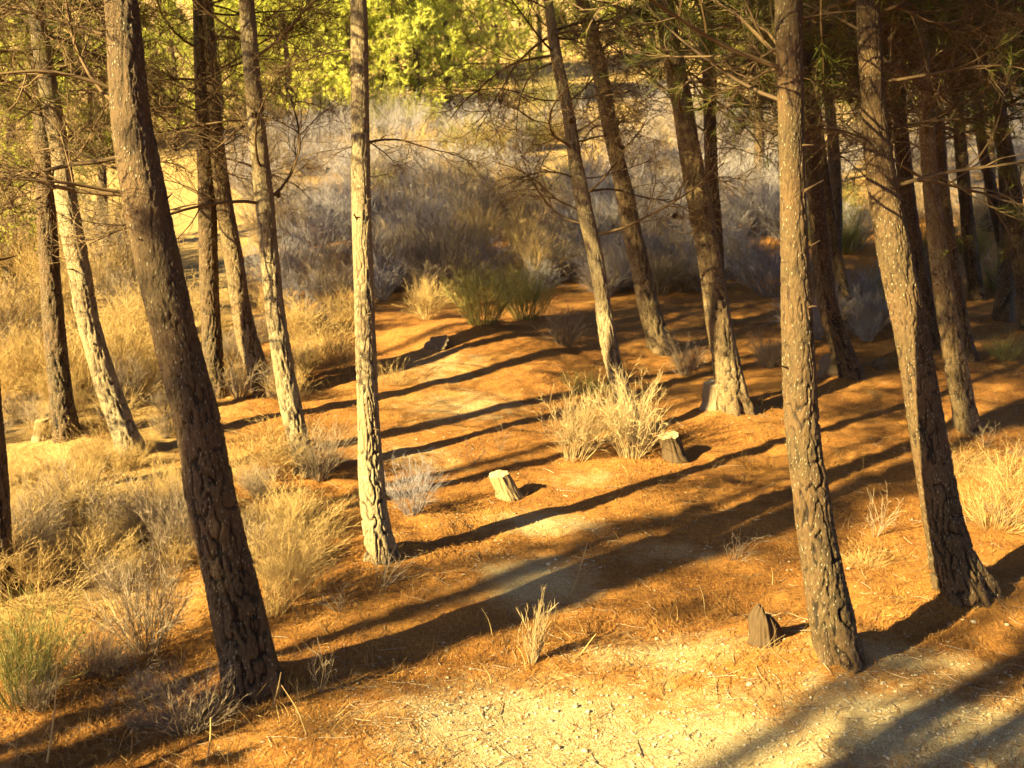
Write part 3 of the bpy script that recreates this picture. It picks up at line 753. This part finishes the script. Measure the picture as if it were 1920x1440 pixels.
# ------------------------------------------------------------------ shrubs and grasses (shapes shared between copies)
def shrub_mesh(name, seed, mat, n=46, spread=0.5, H=1.0, n2=5, n3=4, r=0.0045, wig=0.09, up=0.05, base=0.10, leaf=0, leaf_l=0.03, ang=0.5):
    rng = np.random.default_rng(seed); mb = MB()
    az = rng.uniform(0, 6.28, n); rad = np.sqrt(rng.uniform(0, 1, n)); tl = rad * spread
    d = np.stack([np.sin(tl) * np.cos(az), np.sin(tl) * np.sin(az), np.cos(tl)], -1)
    p0 = np.stack([base * rad * np.cos(az), base * rad * np.sin(az), np.full(n, -0.04)], -1)
    s0 = grow(p0, d, H * rng.uniform(0.55, 1.05, n) * (1 - 0.2 * rad), 7, wig, (0, 0, up), rng)
    v, f = tubes(s0, np.linspace(1, 0.35, 7)[None, :] * r * rng.uniform(0.6, 1.2, (n, 1)), 3); mb.add(v, f, 0, np.repeat(rng.uniform(0, 0.6, n), 21))
    p, d, i, t = sprout(s0, n2, 0.25, 1.0, ang, rng, 0.2)
    s1 = grow(p, d, H * rng.uniform(0.12, 0.35, len(p)), 5, wig * 1.3, (0, 0, up * 1.5), rng)
    v, f = tubes(s1, np.linspace(1, 0.4, 5)[None, :] * r * 0.5 * np.ones((len(p), 1)), 3); mb.add(v, f, 0, np.repeat(rng.uniform(0.1, 0.9, len(p)), 15))
    p, d, i, t = sprout(s1, n3, 0.2, 1.0, ang, rng, 0.25)
    v, f = blades(p, unit(d), H * rng.uniform(0.05, 0.14, len(p)), np.full(len(p), r * 0.75), 0.05, rng); mb.add(v, f, 0, np.repeat(rng.uniform(0.3, 1, len(p)), 3))
    if leaf:
        p, d, i, t = sprout(s1, leaf, 0.3, 1.0, 0.7, rng, 0.3)
        v, f = blades(p, unit(d), leaf_l * rng.uniform(0.6, 1.2, len(p)), np.full(len(p), 0.007), 0.05, rng); mb.add(v, f, 0, np.repeat(rng.uniform(0.4, 1, len(p)), 3))
    return mb.mesh(name, [mat])

def grass_mesh(name, seed, mat, n=170, H=0.5, spread=0.75, w=0.003, base=0.16, fine=4):
    rng = np.random.default_rng(seed); mb = MB()
    az = rng.uniform(0, 6.28, n); rad = np.sqrt(rng.uniform(0, 1, n)); tl = rad * spread + rng.normal(size=n) * 0.1
    d = np.stack([np.sin(tl) * np.cos(az), np.sin(tl) * np.sin(az), np.cos(tl)], -1)
    p0 = np.stack([base * rad * np.cos(az), base * rad * np.sin(az), np.full(n, -0.03)], -1)
    s = grow(p0, d, H * rng.uniform(0.25, 1.05, n), 5, 0.2, (0, 0, -0.05), rng)
    v, f = tubes(s, np.linspace(1, 0.25, 5)[None, :] * w * 0.5 * np.ones((n, 1)), 3); mb.add(v, f, 0, np.repeat(rng.uniform(0, 1, n), 15))
    p, dd, i, t = sprout(s, fine, 0.45, 1.0, 0.5, rng, 0.2)
    v, f = blades(p, unit(dd), H * rng.uniform(0.05, 0.15, len(p)), np.full(len(p), w), 0.05, rng); mb.add(v, f, 0, np.repeat(rng.uniform(0.3, 1, len(p)), 3))
    return mb.mesh(name, [mat])

SH = {
    'brown': [shrub_mesh('dry_shrub', 600 + k, M_SHRUB_BROWN, 60, 0.65, 1.0, 6, 7, 0.005) for k in range(4)],
    'grey': [shrub_mesh('dry_shrub', 610 + k, M_SHRUB_GREY, 60, 0.7, 1.0, 6, 7, 0.005) for k in range(4)],
    'pale': [shrub_mesh('dry_shrub', 620 + k, M_SHRUB_PALE, 60, 0.65, 1.0, 7, 9, 0.0042, 0.12) for k in range(3)],
    'palebush': [shrub_mesh('dry_shrub', 630 + k, M_DEADWOOD, 64, 0.62, 1.0, 7, 8, 0.0046, 0.13, 0.05, 0.14, ang=0.5) for k in range(2)],
    'broom': [shrub_mesh('broom_bush', 640 + k, M_SHRUB_GREEN, 80, 0.65, 1.0, 7, 6, 0.005, 0.07, 0.06, 0.14) for k in range(2)],
    'green': [shrub_mesh('green_shrub', 650, M_SHRUB_GREEN, 60, 0.9, 1.0, 6, 5, 0.006, 0.1, 0.03, 0.2, 8)],
    'grass': [grass_mesh('dry_grass_tuft', 660 + k, M_SHRUB_PALE) for k in range(4)],
    'sparse': [shrub_mesh('dry_shrub', 670 + k, M_SHRUB_BROWN, 12, 0.6, 1.0, 3, 3, 0.008, 0.16, 0.03, 0.06) for k in range(3)],
}
def plant(kind, name, px, py, hpx, label, cat, group=None, seed=0, wide=1.0):
    foot = on_ground(px, py); t = foot[1] - 0
    rng = np.random.default_rng(int(px * 7 + py * 13) % 100000 + seed)
    vs = SH[kind]; me = vs[rng.integers(len(vs))]
    H = hpx * t / FPX; ref = 0.5 if kind == 'grass' else 1.0
    s = H / ref
    o = link(name, me, None, foot, (rng.normal() * 0.06, rng.normal() * 0.06, rng.uniform(0, 6.28)), (s * wide, s * wide, s))
    return tag(o, label, cat, group)

plant('broom', 'broom_bush', 905, 610, 135, 'yellow-green broom bush on the bank in the middle of the slope', 'bush', wide=1.2)
plant('broom', 'broom_bush', 985, 600, 110, 'duller green broom bush right of the yellow-green one on the bank', 'bush', wide=1.2)
plant('palebush', 'dry_shrub', 1075, 865, 165, 'narrow pale dead bush left of the foot of the thin leaning pine', 'bush', wide=0.8)
plant('palebush', 'dry_shrub', 1180, 858, 180, 'wide pale dead bush hiding the foot of the thin leaning pine', 'bush', wide=0.78)
plant('green', 'green_shrub', 1100, 738, 55, 'low dark green shrub behind the pale dead bushes', 'bush', wide=1.4)
plant('brown', 'dry_shrub', 1285, 705, 90, 'brown dry shrub left of the thick pine with the sunlit base', 'bush')
plant('brown', 'dry_shrub', 1440, 690, 80, 'brown dry shrub behind the thick pine with the sunlit base', 'bush')
plant('sparse', 'dry_shrub', 1640, 1005, 120, 'sparse dead twigs between the two right foreground pines', 'bush', wide=0.7)
plant('grass', 'dry_grass_tuft', 1870, 985, 130, 'tall dry grass tuft at the right edge beside the large leaning pine', 'grass')
plant('grass', 'dry_grass_tuft', 1905, 900, 110, 'dark dry grass tuft at the right edge below the bank', 'grass')
plant('green', 'green_shrub', 1885, 675, 60, 'small yellow-green shrub on the bank at the right edge', 'bush')
plant('broom', 'broom_bush', 45, 1330, 230, 'green broom bush in the bottom left corner', 'bush', wide=0.9)
plant('brown', 'dry_shrub', 275, 1225, 230, 'grey-brown twiggy shrub left of the thick foreground pine', 'bush', wide=0.8)
plant('brown', 'dry_shrub', 325, 1060, 180, 'brown shrub behind the thick foreground pine, left of its trunk', 'bush', wide=0.7)
plant('pale', 'dry_shrub', 515, 1155, 210, 'tall dry shrub right of the thick foreground pine', 'bush', wide=0.7)
plant('grey', 'dry_shrub', 775, 965, 120, 'grey-green dry shrub right of the bright central pine', 'bush')
plant('sparse', 'dry_shrub', 715, 1105, 110, 'bare twigs at the foot of the bright central pine', 'bush')
plant('sparse', 'dry_shrub', 600, 1300, 130, 'thin pale twigs right of the foot of the thick foreground pine', 'bush', wide=0.6)
plant('brown', 'dry_shrub', 350, 1380, 150, 'low brown shrub before the foot of the thick foreground pine', 'bush', wide=1.3)
plant('sparse', 'dry_shrub', 640, 1150, 80, 'low twigs in the shadow left of the gravel', 'bush', wide=1.3)
plant('sparse', 'dry_shrub', 885, 870, 65, 'small dead sprig above the cut stump', 'bush')
plant('sparse', 'dry_shrub', 938, 845, 60, 'small dead sprig between the path and the cut stump', 'bush', wide=0.7)
plant('sparse', 'dry_shrub', 1375, 1055, 80, 'spread dead twigs left of the tall right foreground pine', 'bush', wide=1.4)
plant('grass', 'dry_grass_tuft', 1620, 1060, 60, 'short pale grass tuft right of the tall right foreground pine', 'grass', wide=1.3)
plant('grass', 'dry_grass_tuft', 735, 720, 60, 'pale grass tuft right of the bright central pine by the path', 'grass', wide=1.2)
plant('pale', 'dry_shrub', 640, 700, 90, 'pale shrub left of the bright central pine', 'bush')
plant('pale', 'dry_shrub', 800, 600, 90, 'straw-coloured shrub on the bank left of the broom bush', 'bush')
plant('brown', 'dry_shrub', 1060, 650, 80, 'brown shrub on the bank right of the broom bush', 'bush')

thick_rng = np.random.default_rng(77)
def thicket(n, x0, x1, y0, y1, h0, h1, kinds, label, group, wide=(0.9, 1.4)):
    ys = np.sort(thick_rng.uniform(0, 1, n) ** 1.2)
    for k in range(n):
        py = y0 + (y1 - y0) * ys[k]; px = thick_rng.uniform(x0, x1)
        kind = kinds[thick_rng.integers(len(kinds))]
        row = ('at the back', 'in the middle', 'at the front')[min(2, int(3 * k / n))]
        lab2 = {'brown': 'brown', 'grey': 'grey', 'pale': 'straw-pale', 'grass': 'grassy', 'broom': 'greenish', 'sparse': 'sparse'}[kind] + ' ' + label + ', ' + row
        plant(kind, {'grass': 'dry_grass_tuft', 'broom': 'broom_bush', 'grey': 'grey_shrub', 'brown': 'brown_shrub', 'pale': 'straw_shrub', 'sparse': 'dead_twig_tuft'}[kind], px, py, thick_rng.uniform(h0, h1), lab2, 'bush', group, k, thick_rng.uniform(*wide))
thicket(46, 500, 860, 400, 590, 80, 130, ['brown', 'brown', 'grey'], 'dry shrub in the dense thicket left of the broom bush', 'thicket in the middle distance')
thicket(30, 860, 1300, 400, 560, 70, 120, ['brown', 'grey', 'brown', 'pale'], 'dry shrub in the thicket behind the broom bush', 'thicket behind the broom bush')
thicket(48, 690, 1080, 235, 400, 55, 105, ['grey', 'grey', 'grey', 'pale', 'broom'], 'shrub high on the slope behind the thicket', 'blue-grey shrubs high on the slope')
thicket(60, 1090, 1500, 350, 560, 70, 125, ['grey', 'grey', 'brown'], 'shrub on the shaded slope behind the leaning pines', 'grey shrubs behind the leaning pines')
thicket(70, 1080, 1960, 235, 400, 55, 105, ['grey', 'grey', 'brown'], 'brush high on the right slope', 'grey brush high on the right slope')
thicket(40, 440, 720, 240, 420, 55, 105, ['grey', 'brown', 'grey'], 'brush high on the left slope behind the slender pines', 'grey brush high on the left slope')
thicket(34, 1500, 1930, 400, 640, 50, 110, ['grey', 'brown', 'broom'], 'dim shrub in the deep shade at the upper right', 'shrubs in deep shade at the right')
thicket(34, -20, 340, 480, 760, 90, 170, ['pale', 'brown', 'pale'], 'feathery sunlit shrub on the left slope behind the thin pines', 'golden shrubs on the left slope')
thicket(26, 400, 660, 560, 760, 50, 90, ['pale', 'grass', 'brown'], 'low dry shrub between the slender pines left of the path', 'low shrubs between the slender pines')
thicket(30, -20, 350, 875, 960, 30, 75, ['grass', 'pale', 'sparse', 'pale', 'brown'], 'low clump on the sunny left slope by the pale leaning pine', 'low clumps on the left slope')
thicket(34, -20, 360, 960, 1130, 60, 140, ['grass', 'pale', 'brown', 'brown', 'pale'], 'dry clump on the sunny left slope', 'pale grass clumps on the left slope')
thicket(26, -20, 400, 740, 860, 35, 85, ['pale', 'brown', 'grass', 'pale'], 'low shrub around the feet of the thin left pines', 'low shrubs at the feet of the left pines')
thicket(16, 420, 600, 850, 1120, 60, 130, ['grass', 'pale', 'brown'], 'dry tuft between thick foreground pine and bright central pine', 'tufts between the left pines')
thicket(14, 0, 420, 1250, 1440, 50, 110, ['sparse', 'grass', 'brown'], 'dry tuft in the bottom left corner', 'tufts in the bottom left corner')
thicket(8, 1650, 1920, 830, 1000, 50, 90, ['sparse', 'grass'], 'dry tuft among the right-hand pines', 'tufts among the right-hand pines')

# ------------------------------------------------------------------ loose floor cover: needles and gravel (uncountable)
def floor_points(n, ymin, ymax, rng, power=1.6):
    u = rng.uniform(0, 1, n); a = ymin ** (1 - power); b = ymax ** (1 - power)
    y = (a + (b - a) * u) ** (1 / (1 - power)); x = rng.uniform(-0.47, 0.47, n) * (y + 0.6)
    return x, y
def needle_litter(n):
    rng = np.random.default_rng(900)
    x, y = floor_points(n, 5.0, 15.0, rng)
    g = gravel_mask(x, y) + 0.5 * (fbm(x * 3, y * 3, 31, 3) - 0.5)
    cl = fbm(x * 2.2 + 5, y * 2.2, 44, 3)
    keep = rng.uniform(0, 1, n) < np.clip(1.15 - 1.5 * g, 0.10, 1) * np.clip((cl - 0.25) * 2.4, 0.15, 1)
    x, y = x[keep], y[keep]; n = len(x)
    flow = 6.28 * fbm(x * 0.8, y * 0.8, 52, 2)
    az = flow + rng.normal(size=n) * 0.8; L = rng.uniform(0.05, 0.12, n)
    dx, dy = np.cos(az) * L / 2, np.sin(az) * L / 2
    z0 = surf_z(x - dx, y - dy) + rng.uniform(0.0, 0.012, n); z1 = surf_z(x + dx, y + dy) + rng.uniform(0.0, 0.02, n)
    bow = rng.normal(size=n) * 0.12
    mx = x - dy * bow; my = y + dx * bow; mz = np.maximum((z0 + z1) / 2, surf_z(mx, my)) + rng.uniform(0.002, 0.012, n)
    sx, sy = -np.sin(az), np.cos(az); w = rng.uniform(0.0012, 0.0022, n)
    V = np.stack([np.stack([x - dx + sx * w, y - dy + sy * w, z0], -1), np.stack([x - dx - sx * w, y - dy - sy * w, z0], -1),
                  np.stack([mx + sx * w, my + sy * w, mz + 0.001], -1), np.stack([mx - sx * w, my - sy * w, mz], -1),
                  np.stack([x + dx, y + dy, z1], -1)], 1).reshape(-1, 3)
    b = np.arange(n)[:, None] * 5
    mb = MB(); mb.add(V, np.concatenate([b + [0, 1, 2], b + [1, 3, 2], b + [2, 3, 4]]), 0, np.repeat(np.clip(rng.normal(0.5, 0.28, n), 0, 1), 5))
    return tag(link('needle_litter', mb.mesh('needle_litter', [M_LITTER])), 'orange fallen pine needles covering the forest floor', 'needle litter', None, 'stuff')
needle_litter(150000)

def pebbles(n):
    rng = np.random.default_rng(910)
    x, y = floor_points(n, 4.9, 13.0, rng)
    g = gravel_mask(x, y) + 0.6 * (fbm(x * 4, y * 4, 33, 3) - 0.5)
    keep = rng.uniform(0, 1, n) < np.clip(g * 1.3, 0.03, 1)
    x, y = x[keep], y[keep]; n = len(x)
    r = 0.003 * np.exp(rng.exponential(0.42, n)); r = np.minimum(r, 0.014)
    c = np.stack([x, y, surf_z(x, y) + r * 0.2], -1)
    O = np.array([[1, 0, 0], [0, 1, 0], [-1, 0, 0], [0, -1, 0], [0.2, 0.1, 0.5], [0, 0, -0.5], ], float)
    az = rng.uniform(0, 6.28, n); J = O[None] * rng.uniform(0.7, 1.3, (n, 6, 3)); ca, sa = np.cos(az)[:, None], np.sin(az)[:, None]
    V = np.stack([J[..., 0] * ca - J[..., 1] * sa, J[..., 0] * sa + J[..., 1] * ca, J[..., 2]], -1) * r[:, None, None] + c[:, None, :]
    f = np.array([[0, 1, 4], [1, 2, 4], [2, 3, 4], [3, 0, 4], [1, 0, 5], [2, 1, 5], [3, 2, 5], [0, 3, 5]])
    mb = MB(); mb.add(V.reshape(-1, 3), (np.arange(n)[:, None, None] * 6 + f[None]).reshape(-1, 3), 0, np.repeat(rng.uniform(-0.3, 1, n), 6))
    return tag(link('gravel', mb.mesh('gravel', [M_STONE])), 'small pale gravel stones strewn over the path', 'gravel', None, 'stuff')
pebbles(70000)

# ------------------------------------------------------------------ stones and rocks
def stone_mesh(name, seed, mat, rough=0.3, flat=0.6, lev=2):
    import bmesh
    bm = bmesh.new(); bmesh.ops.create_icosphere(bm, subdivisions=lev, radius=1)
    co = np.array([v.co[:] for v in bm.verts]); fs = np.array([[v.index for v in f.verts] for f in bm.faces]); bm.free()
    n = vnoise3(co[:, 0] * 1.3 + 9, co[:, 1] * 1.3, co[:, 2] * 1.3, seed) - 0.5
    n2 = vnoise3(co[:, 0] * 3.5 + 9, co[:, 1] * 3.5, co[:, 2] * 3.5, seed + 1) - 0.5
    rng = np.random.default_rng(seed)
    co = co * (1 + rough * 1.6 * n + rough * 0.7 * n2)[:, None]
    for k in range(5):   # chipped facets
        d = unit(rng.normal(size=3)); lim = rng.uniform(0.6, 0.85); q = co @ d
        co = co - np.clip(q - lim, 0, None)[:, None] * d
    co[:, 2] *= flat; co[:, 1] *= rng.uniform(0.7, 1.0)
    mb = MB(); mb.add(co, fs); return mb.mesh(name, [mat], lev > 2)
STONES = [stone_mesh('stone', 700 + k, M_STONE) for k in range(5)]
srng = np.random.default_rng(71)
SPOTS = [(1080, 1327, 13), (1042, 1336, 11), (1102, 1337, 12), (1033, 1356, 12), (1044, 1403, 14), (1096, 1411, 15), (1112, 1432, 12), (1083, 1384, 8), (840, 1323, 10), (774, 1417, 9),
         (1183, 1309, 9), (1232, 1196, 10), (747, 1358, 8), (826, 1434, 10), (1042, 1052, 8), (1028, 1060, 10), (1240, 1069, 8), (1257, 1056, 7), (1592, 1066, 12), (1830, 1396, 14), (1826, 1170, 14),
         (1888, 1172, 10), (1780, 1172, 9), (1332, 1262, 9), (1318, 1259, 8), (1405, 1284, 11), (1750, 1290, 8), (1870, 1330, 9), (1660, 1420, 10), (1500, 1400, 9), (1290, 1390, 10), (960, 1300, 8), (890, 1390, 10), (1200, 1420, 12)]
for (px, py, w) in SPOTS:
    p = on_ground(px, py); r = w * 0.5 * p[1] / FPX * 1.1
    o = link('stone', STONES[srng.integers(5)], None, (p[0], p[1], surf_z(p[0], p[1]) + r * 0.15), (srng.normal() * 0.2, srng.normal() * 0.2, srng.uniform(0, 6.28)), r)
    tag(o, 'pale loose stone lying on the gravel and needles in the foreground', 'stone', 'pale stones on the forest floor')
def rock(px, py, w, h, label, seed, mat=M_ROCK):
    p = on_ground(px, py); r = w * 0.5 * p[1] / FPX
    me = stone_mesh('rock', seed, mat, 0.5, 1.0, 4)
    o = link('rock', me, None, (p[0], p[1], p[2] + r * h / w * 0.22), (0, 0, seed), (r, r, r * h / w)); tag(o, label, 'rock')
rock(592, 612, 55, 48, 'rounded brown boulder left of the path among dry shrubs', 721)
rock(822, 652, 52, 40, 'dark earthy rock in the bank left of the broom bush', 722)
rock(1560, 698, 70, 55, 'pale rock against the flared foot of the dark shaded pine', 723)
rock(1646, 692, 30, 36, 'small dark rock in the shade between right-hand pines', 724)
rock(1725, 690, 60, 26, 'low brown rock behind the large right-hand pine', 725)

# ------------------------------------------------------------------ stumps
def stump(px, py, w, h, label, seed, tilt=(0, 0), cut=True, point=False, mat=M_WOOD):
    p = on_ground(px, py); t = p[1] / FPX; R0 = w * t / 2; H = h * t
    rng = np.random.default_rng(seed); S = 72; K = 22
    th = np.arange(S) * 2 * np.pi / S; z = np.linspace(-0.25, 1, K)
    TH, ZZ = np.meshgrid(th, z)
    grain = 0.6 * np.abs(vnoise(np.cos(TH) * 4 + 9 + seed, np.sin(TH) * 4 + ZZ * 0.7, seed) - 0.5) * 2 + 0.4 * np.abs(vnoise(np.cos(TH) * 11 + 9, np.sin(TH) * 11 + ZZ * 1.5, seed + 1) - 0.5) * 2
    rr = R0 * (0.86 + 0.30 * grain + 0.3 * np.exp(-np.clip(ZZ, 0, 1) / 0.16) * (0.4 + 0.6 * vnoise(np.cos(TH) * 2 + 5, np.sin(TH) * 2, seed + 3)) - 0.06 * np.clip(ZZ, 0, 1))
    top = 1 + (0.13 * np.cos(th - 0.9) + 0.09 * (vnoise(np.cos(th) * 3 + 4, np.sin(th) * 3, seed + 7) - 0.5) if not point else 0.0)
    if point:   # weathered shell, narrowing to a blunt broken tip
        rr = rr * np.clip(1.02 - 0.72 * np.clip(ZZ - 0.15, 0, 1) ** 4.2 / 0.5, 0.2, 1) * (1 + 0.34 * (vnoise(np.cos(TH) * 6 + 2, np.sin(TH) * 6 + ZZ * 1.2, seed + 4) - 0.5))
        top = 0.93 - 0.16 * np.cos(th) + 0.3 * (vnoise(np.cos(th) * 3 + 4, np.sin(th) * 3, seed + 7) - 0.5)
    hz = np.where(ZZ > 0, ZZ * top[None, :], ZZ) * H
    V = np.stack([rr * np.cos(TH) + tilt[0] * hz, rr * np.sin(TH) + tilt[1] * hz, hz], -1)
    idx = np.arange(K * S).reshape(K, S); a = idx[:-1]; b = np.roll(a, -1, 1); c = idx[1:]; d = np.roll(c, -1, 1)
    root = link('tree_stump', None, loc=p); tag(root, label, 'tree stump')
    mb = MB(); mb.add(V.reshape(-1, 3), np.stack([a, b, d, c], -1).reshape(-1, 4)); link('stump_body', mb.mesh('stump_body', [mat], True), root)
    rim = V[-1]; cen = rim.mean(0); rings = [rim]
    for q in (0.94, 0.6, 0.3):
        rings.append(cen + (rim - cen) * q + np.array([0, 0, (0.002 if cut else -0.25 * H * (1 - q)) + rng.normal() * 0.001]))
    rings = np.array(rings); n = len(rings)
    VV = np.concatenate([rings.reshape(-1, 3), [cen + np.array([0, 0, 0.003 if cut else -0.3 * H])]])
    ii = np.arange(n * S).reshape(n, S); a = ii[:-1]; b = np.roll(a, -1, 1); c = ii[1:]; d = np.roll(c, -1, 1)
    mb = MB(); mb.n = 0
    quads = np.stack([a, b, d, c], -1).reshape(-1, 4); tri = np.stack([ii[-1], np.roll(ii[-1], -1), np.full(S, n * S)], -1)
    me = mesh_from('cut_face', VV, [quads, tri], [M_CUT if cut else M_WOOD], [0, 0], {'tone': np.zeros(len(VV))}, False)
    link('cut_face' if cut else 'broken_top', me, root)
stump(955, 932, 46, 42, 'pale sunlit cut stump leaning left beside the path', 731, (-0.5, 0), True, mat=M_PALEWOOD)
stump(1440, 1205, 56, 66, 'brown pointed rotten stump left of the tall right foreground pine', 732, (-0.16, 0), False, True, mat=M_ROTTEN)
stump(1338, 765, 40, 48, 'short flat cut stump against the thick pine with the sunlit base', 733, (0, 0), True, mat=M_WOOD)
stump(1268, 862, 42, 46, 'small dark stump at the right edge of the wide pale dead bush', 735, (-0.3, 0), True, mat=M_ROTTEN)
stump(76, 822, 28, 34, 'small dark stump left of the foot of the thin dark pine', 734, (0.1, 0), True)

# ------------------------------------------------------------------ dead stems, stalks and fallen sticks
SH['snag'] = [shrub_mesh('dead_stem_bundle', 680, M_DEADWOOD, 34, 0.42, 1.0, 3, 2, 0.012, 0.13, 0.08, 0.08, ang=0.4)]
plant('snag', 'dead_stem_bundle', 1000, 1245, 145, 'upright bundle of bare pale dead stems standing on the sunny gravel', 'dead shrub', wide=0.6)
def stick(px0, py0, dpx, dpy, r, label, name='dry_stalk', head=False):
    a = on_ground(px0, py0); b, _ = at_plane(px0 + dpx, py0 + dpy, a[1])
    P = catmull(np.array([[0, 0, -0.03], (b - a) * 0.5 + np.array([0.01, 0.01, 0]), b - a]), 8)[None]
    R = np.linspace(r, r * 0.5, 8)[None].copy()
    if head: R[0, 4:7] = [r * 1.6, r * 2.6, r * 2.0]
    v, f = tubes(P, R, 5); mb = MB(); mb.add(v, f, 0, np.full(len(v), 0.7))
    tag(link(name, mb.mesh(name, [M_SHRUB_PALE], True), None, a), label, 'stalk')
stick(1068, 1115, 34, -98, 0.003, 'dry stalk with a seed head standing in the shaded gravel', head=True)
stick(925, 1192, -22, -52, 0.004, 'thin pale stalk left of the bundle of dead stems')
stick(922, 1284, -16, -34, 0.004, 'short pale stalk on the shadow edge below the dead stems')
stick(1082, 1228, 36, -40, 0.005, 'short leaning stick right of the bundle of dead stems')
stick(1268, 1170, 0, -34, 0.003, 'tiny upright stalk at the edge of the long shadow')
stick(1448, 1092, -2, -28, 0.004, 'short white stalk left of the tall right foreground pine')
stick(1322, 1142, -12, -46, 0.004, 'pair-like thin stalk in the sunny needles before the long shadow')
stick(383, 1440, 12, -95, 0.006, 'pale upright stalk at the bottom edge, left of centre')
stick(580, 1385, -52, -100, 0.005, 'long thin pale stalk leaning left below the thick foreground pine')
stick(505, 1335, 22, -75, 0.006, 'pale bent twig against the foot of the thick foreground pine')
stick(85, 1440, 22, -190, 0.006, 'tall green-brown stalk in the bottom left corner')

frng = np.random.default_rng(88)
FALLEN = [(520, 1010, 'dead branch lying on the slope right of the thick foreground pine'), (820, 690, 'dead branch lying across the path below the bank'), (690, 930, 'dead branch lying behind the bright central pine'),
          (1130, 690, 'dead branch lying in the shade behind the low dark green shrub'), (1640, 760, 'dead branch on the sunny bank behind the tall right pine'), (170, 820, 'dead branch lying between the two thin left pines'),
          (60, 790, 'dead branch lying by the small dark stump'), (860, 980, 'dead branch lying in the long shadow of the bright central pine'), (1850, 870, 'dead branch in shade at the right edge'),
          (240, 1320, 'dead branch on the litter left of the thick foreground pine'), (560, 1170, 'dead branch in the litter between the left pines'), (1330, 900, 'dead branch on the sunny needles right of the pale dead bushes'),
          (760, 760, 'dead branch lying left of the sunlit path')]
for (px, py, lab) in FALLEN:
    p = on_ground(px, py); az = frng.uniform(0, 6.28)
    o = link('fallen_branch', DEAD[frng.integers(12)], None, (p[0], p[1], surf_z(p[0], p[1]) + 0.03), (0.0, 0.0, 0.0), (0.5, 0.5, 0.16))
    gxs = float(ground_z(p[0] + 0.3, p[1]) - ground_z(p[0] - 0.3, p[1])) / 0.6; gys = float(ground_z(p[0], p[1] + 0.3) - ground_z(p[0], p[1] - 0.3)) / 0.6
    o.rotation_mode = 'QUATERNION'
    o.rotation_quaternion = Vector((-gxs, -gys, 1)).to_track_quat('Z', 'Y') @ Vector((math.cos(az), math.sin(az), 0)).to_track_quat('X', 'Z')
    tag(o, lab, 'branch')

# ------------------------------------------------------------------ small sticks and stubble on the floor (uncountable)
def floor_sticks(n):
    rng = np.random.default_rng(930); x, y = floor_points(n, 5.0, 15.0, rng)
    az = rng.uniform(0, 6.28, n); L = rng.uniform(0.05, 0.2, n)
    P = grow(np.zeros((n, 3)), np.stack([np.cos(az), np.sin(az), 0 * az], -1), L, 5, 0.12, (0, 0, 0), rng)
    P[:, :, 0] += x[:, None]; P[:, :, 1] += y[:, None]
    P[:, :, 2] = surf_z(P[:, :, 0], P[:, :, 1]) + 0.006 + np.abs(P[:, :, 2]) * 0.35
    v, f = tubes(P, np.linspace(1, 0.5, 5)[None, :] * rng.uniform(0.001, 0.0032, (n, 1)), 3)
    mb = MB(); mb.add(v, f, 0, np.repeat(rng.uniform(0, 1, n), 15))
    tag(link('twig_litter', mb.mesh('twig_litter', [M_SHRUB_BROWN])), 'small broken twigs scattered over the forest floor', 'twig litter', None, 'stuff')
floor_sticks(1700)
def stubble(n):
    rng = np.random.default_rng(940); x, y = floor_points(n, 5.2, 16.0, rng)
    cl = fbm(x * 1.1 + 9, y * 1.1, 61, 3) + 0.10 * (x < -0.6); k = rng.uniform(0, 1, n) < np.clip((cl - 0.47) * 6, 0.02, 1) * np.clip(1 - gravel_mask(x, y) * 1.2, 0.05, 1)
    x, y = x[k], y[k]; n = len(x)
    P = grow(np.stack([x, y, surf_z(x, y) - 0.01], -1), np.array([[0, 0, 1.0]]) + rng.normal(size=(n, 3)) * 0.45, rng.uniform(0.04, 0.2, n), 4, 0.2, (0, 0, 0), rng)
    v, f = tubes(P, np.linspace(1, 0.4, 4)[None, :] * rng.uniform(0.0009, 0.0022, (n, 1)), 3)
    mb = MB(); mb.add(v, f, 0, np.repeat(rng.uniform(0, 0.9, n), 12))
    tag(link('dry_stubble', mb.mesh('dry_stubble', [M_SHRUB_PALE])), 'thin dry stalks of stubble sprouting from the litter', 'stubble', None, 'stuff')
stubble(9000)
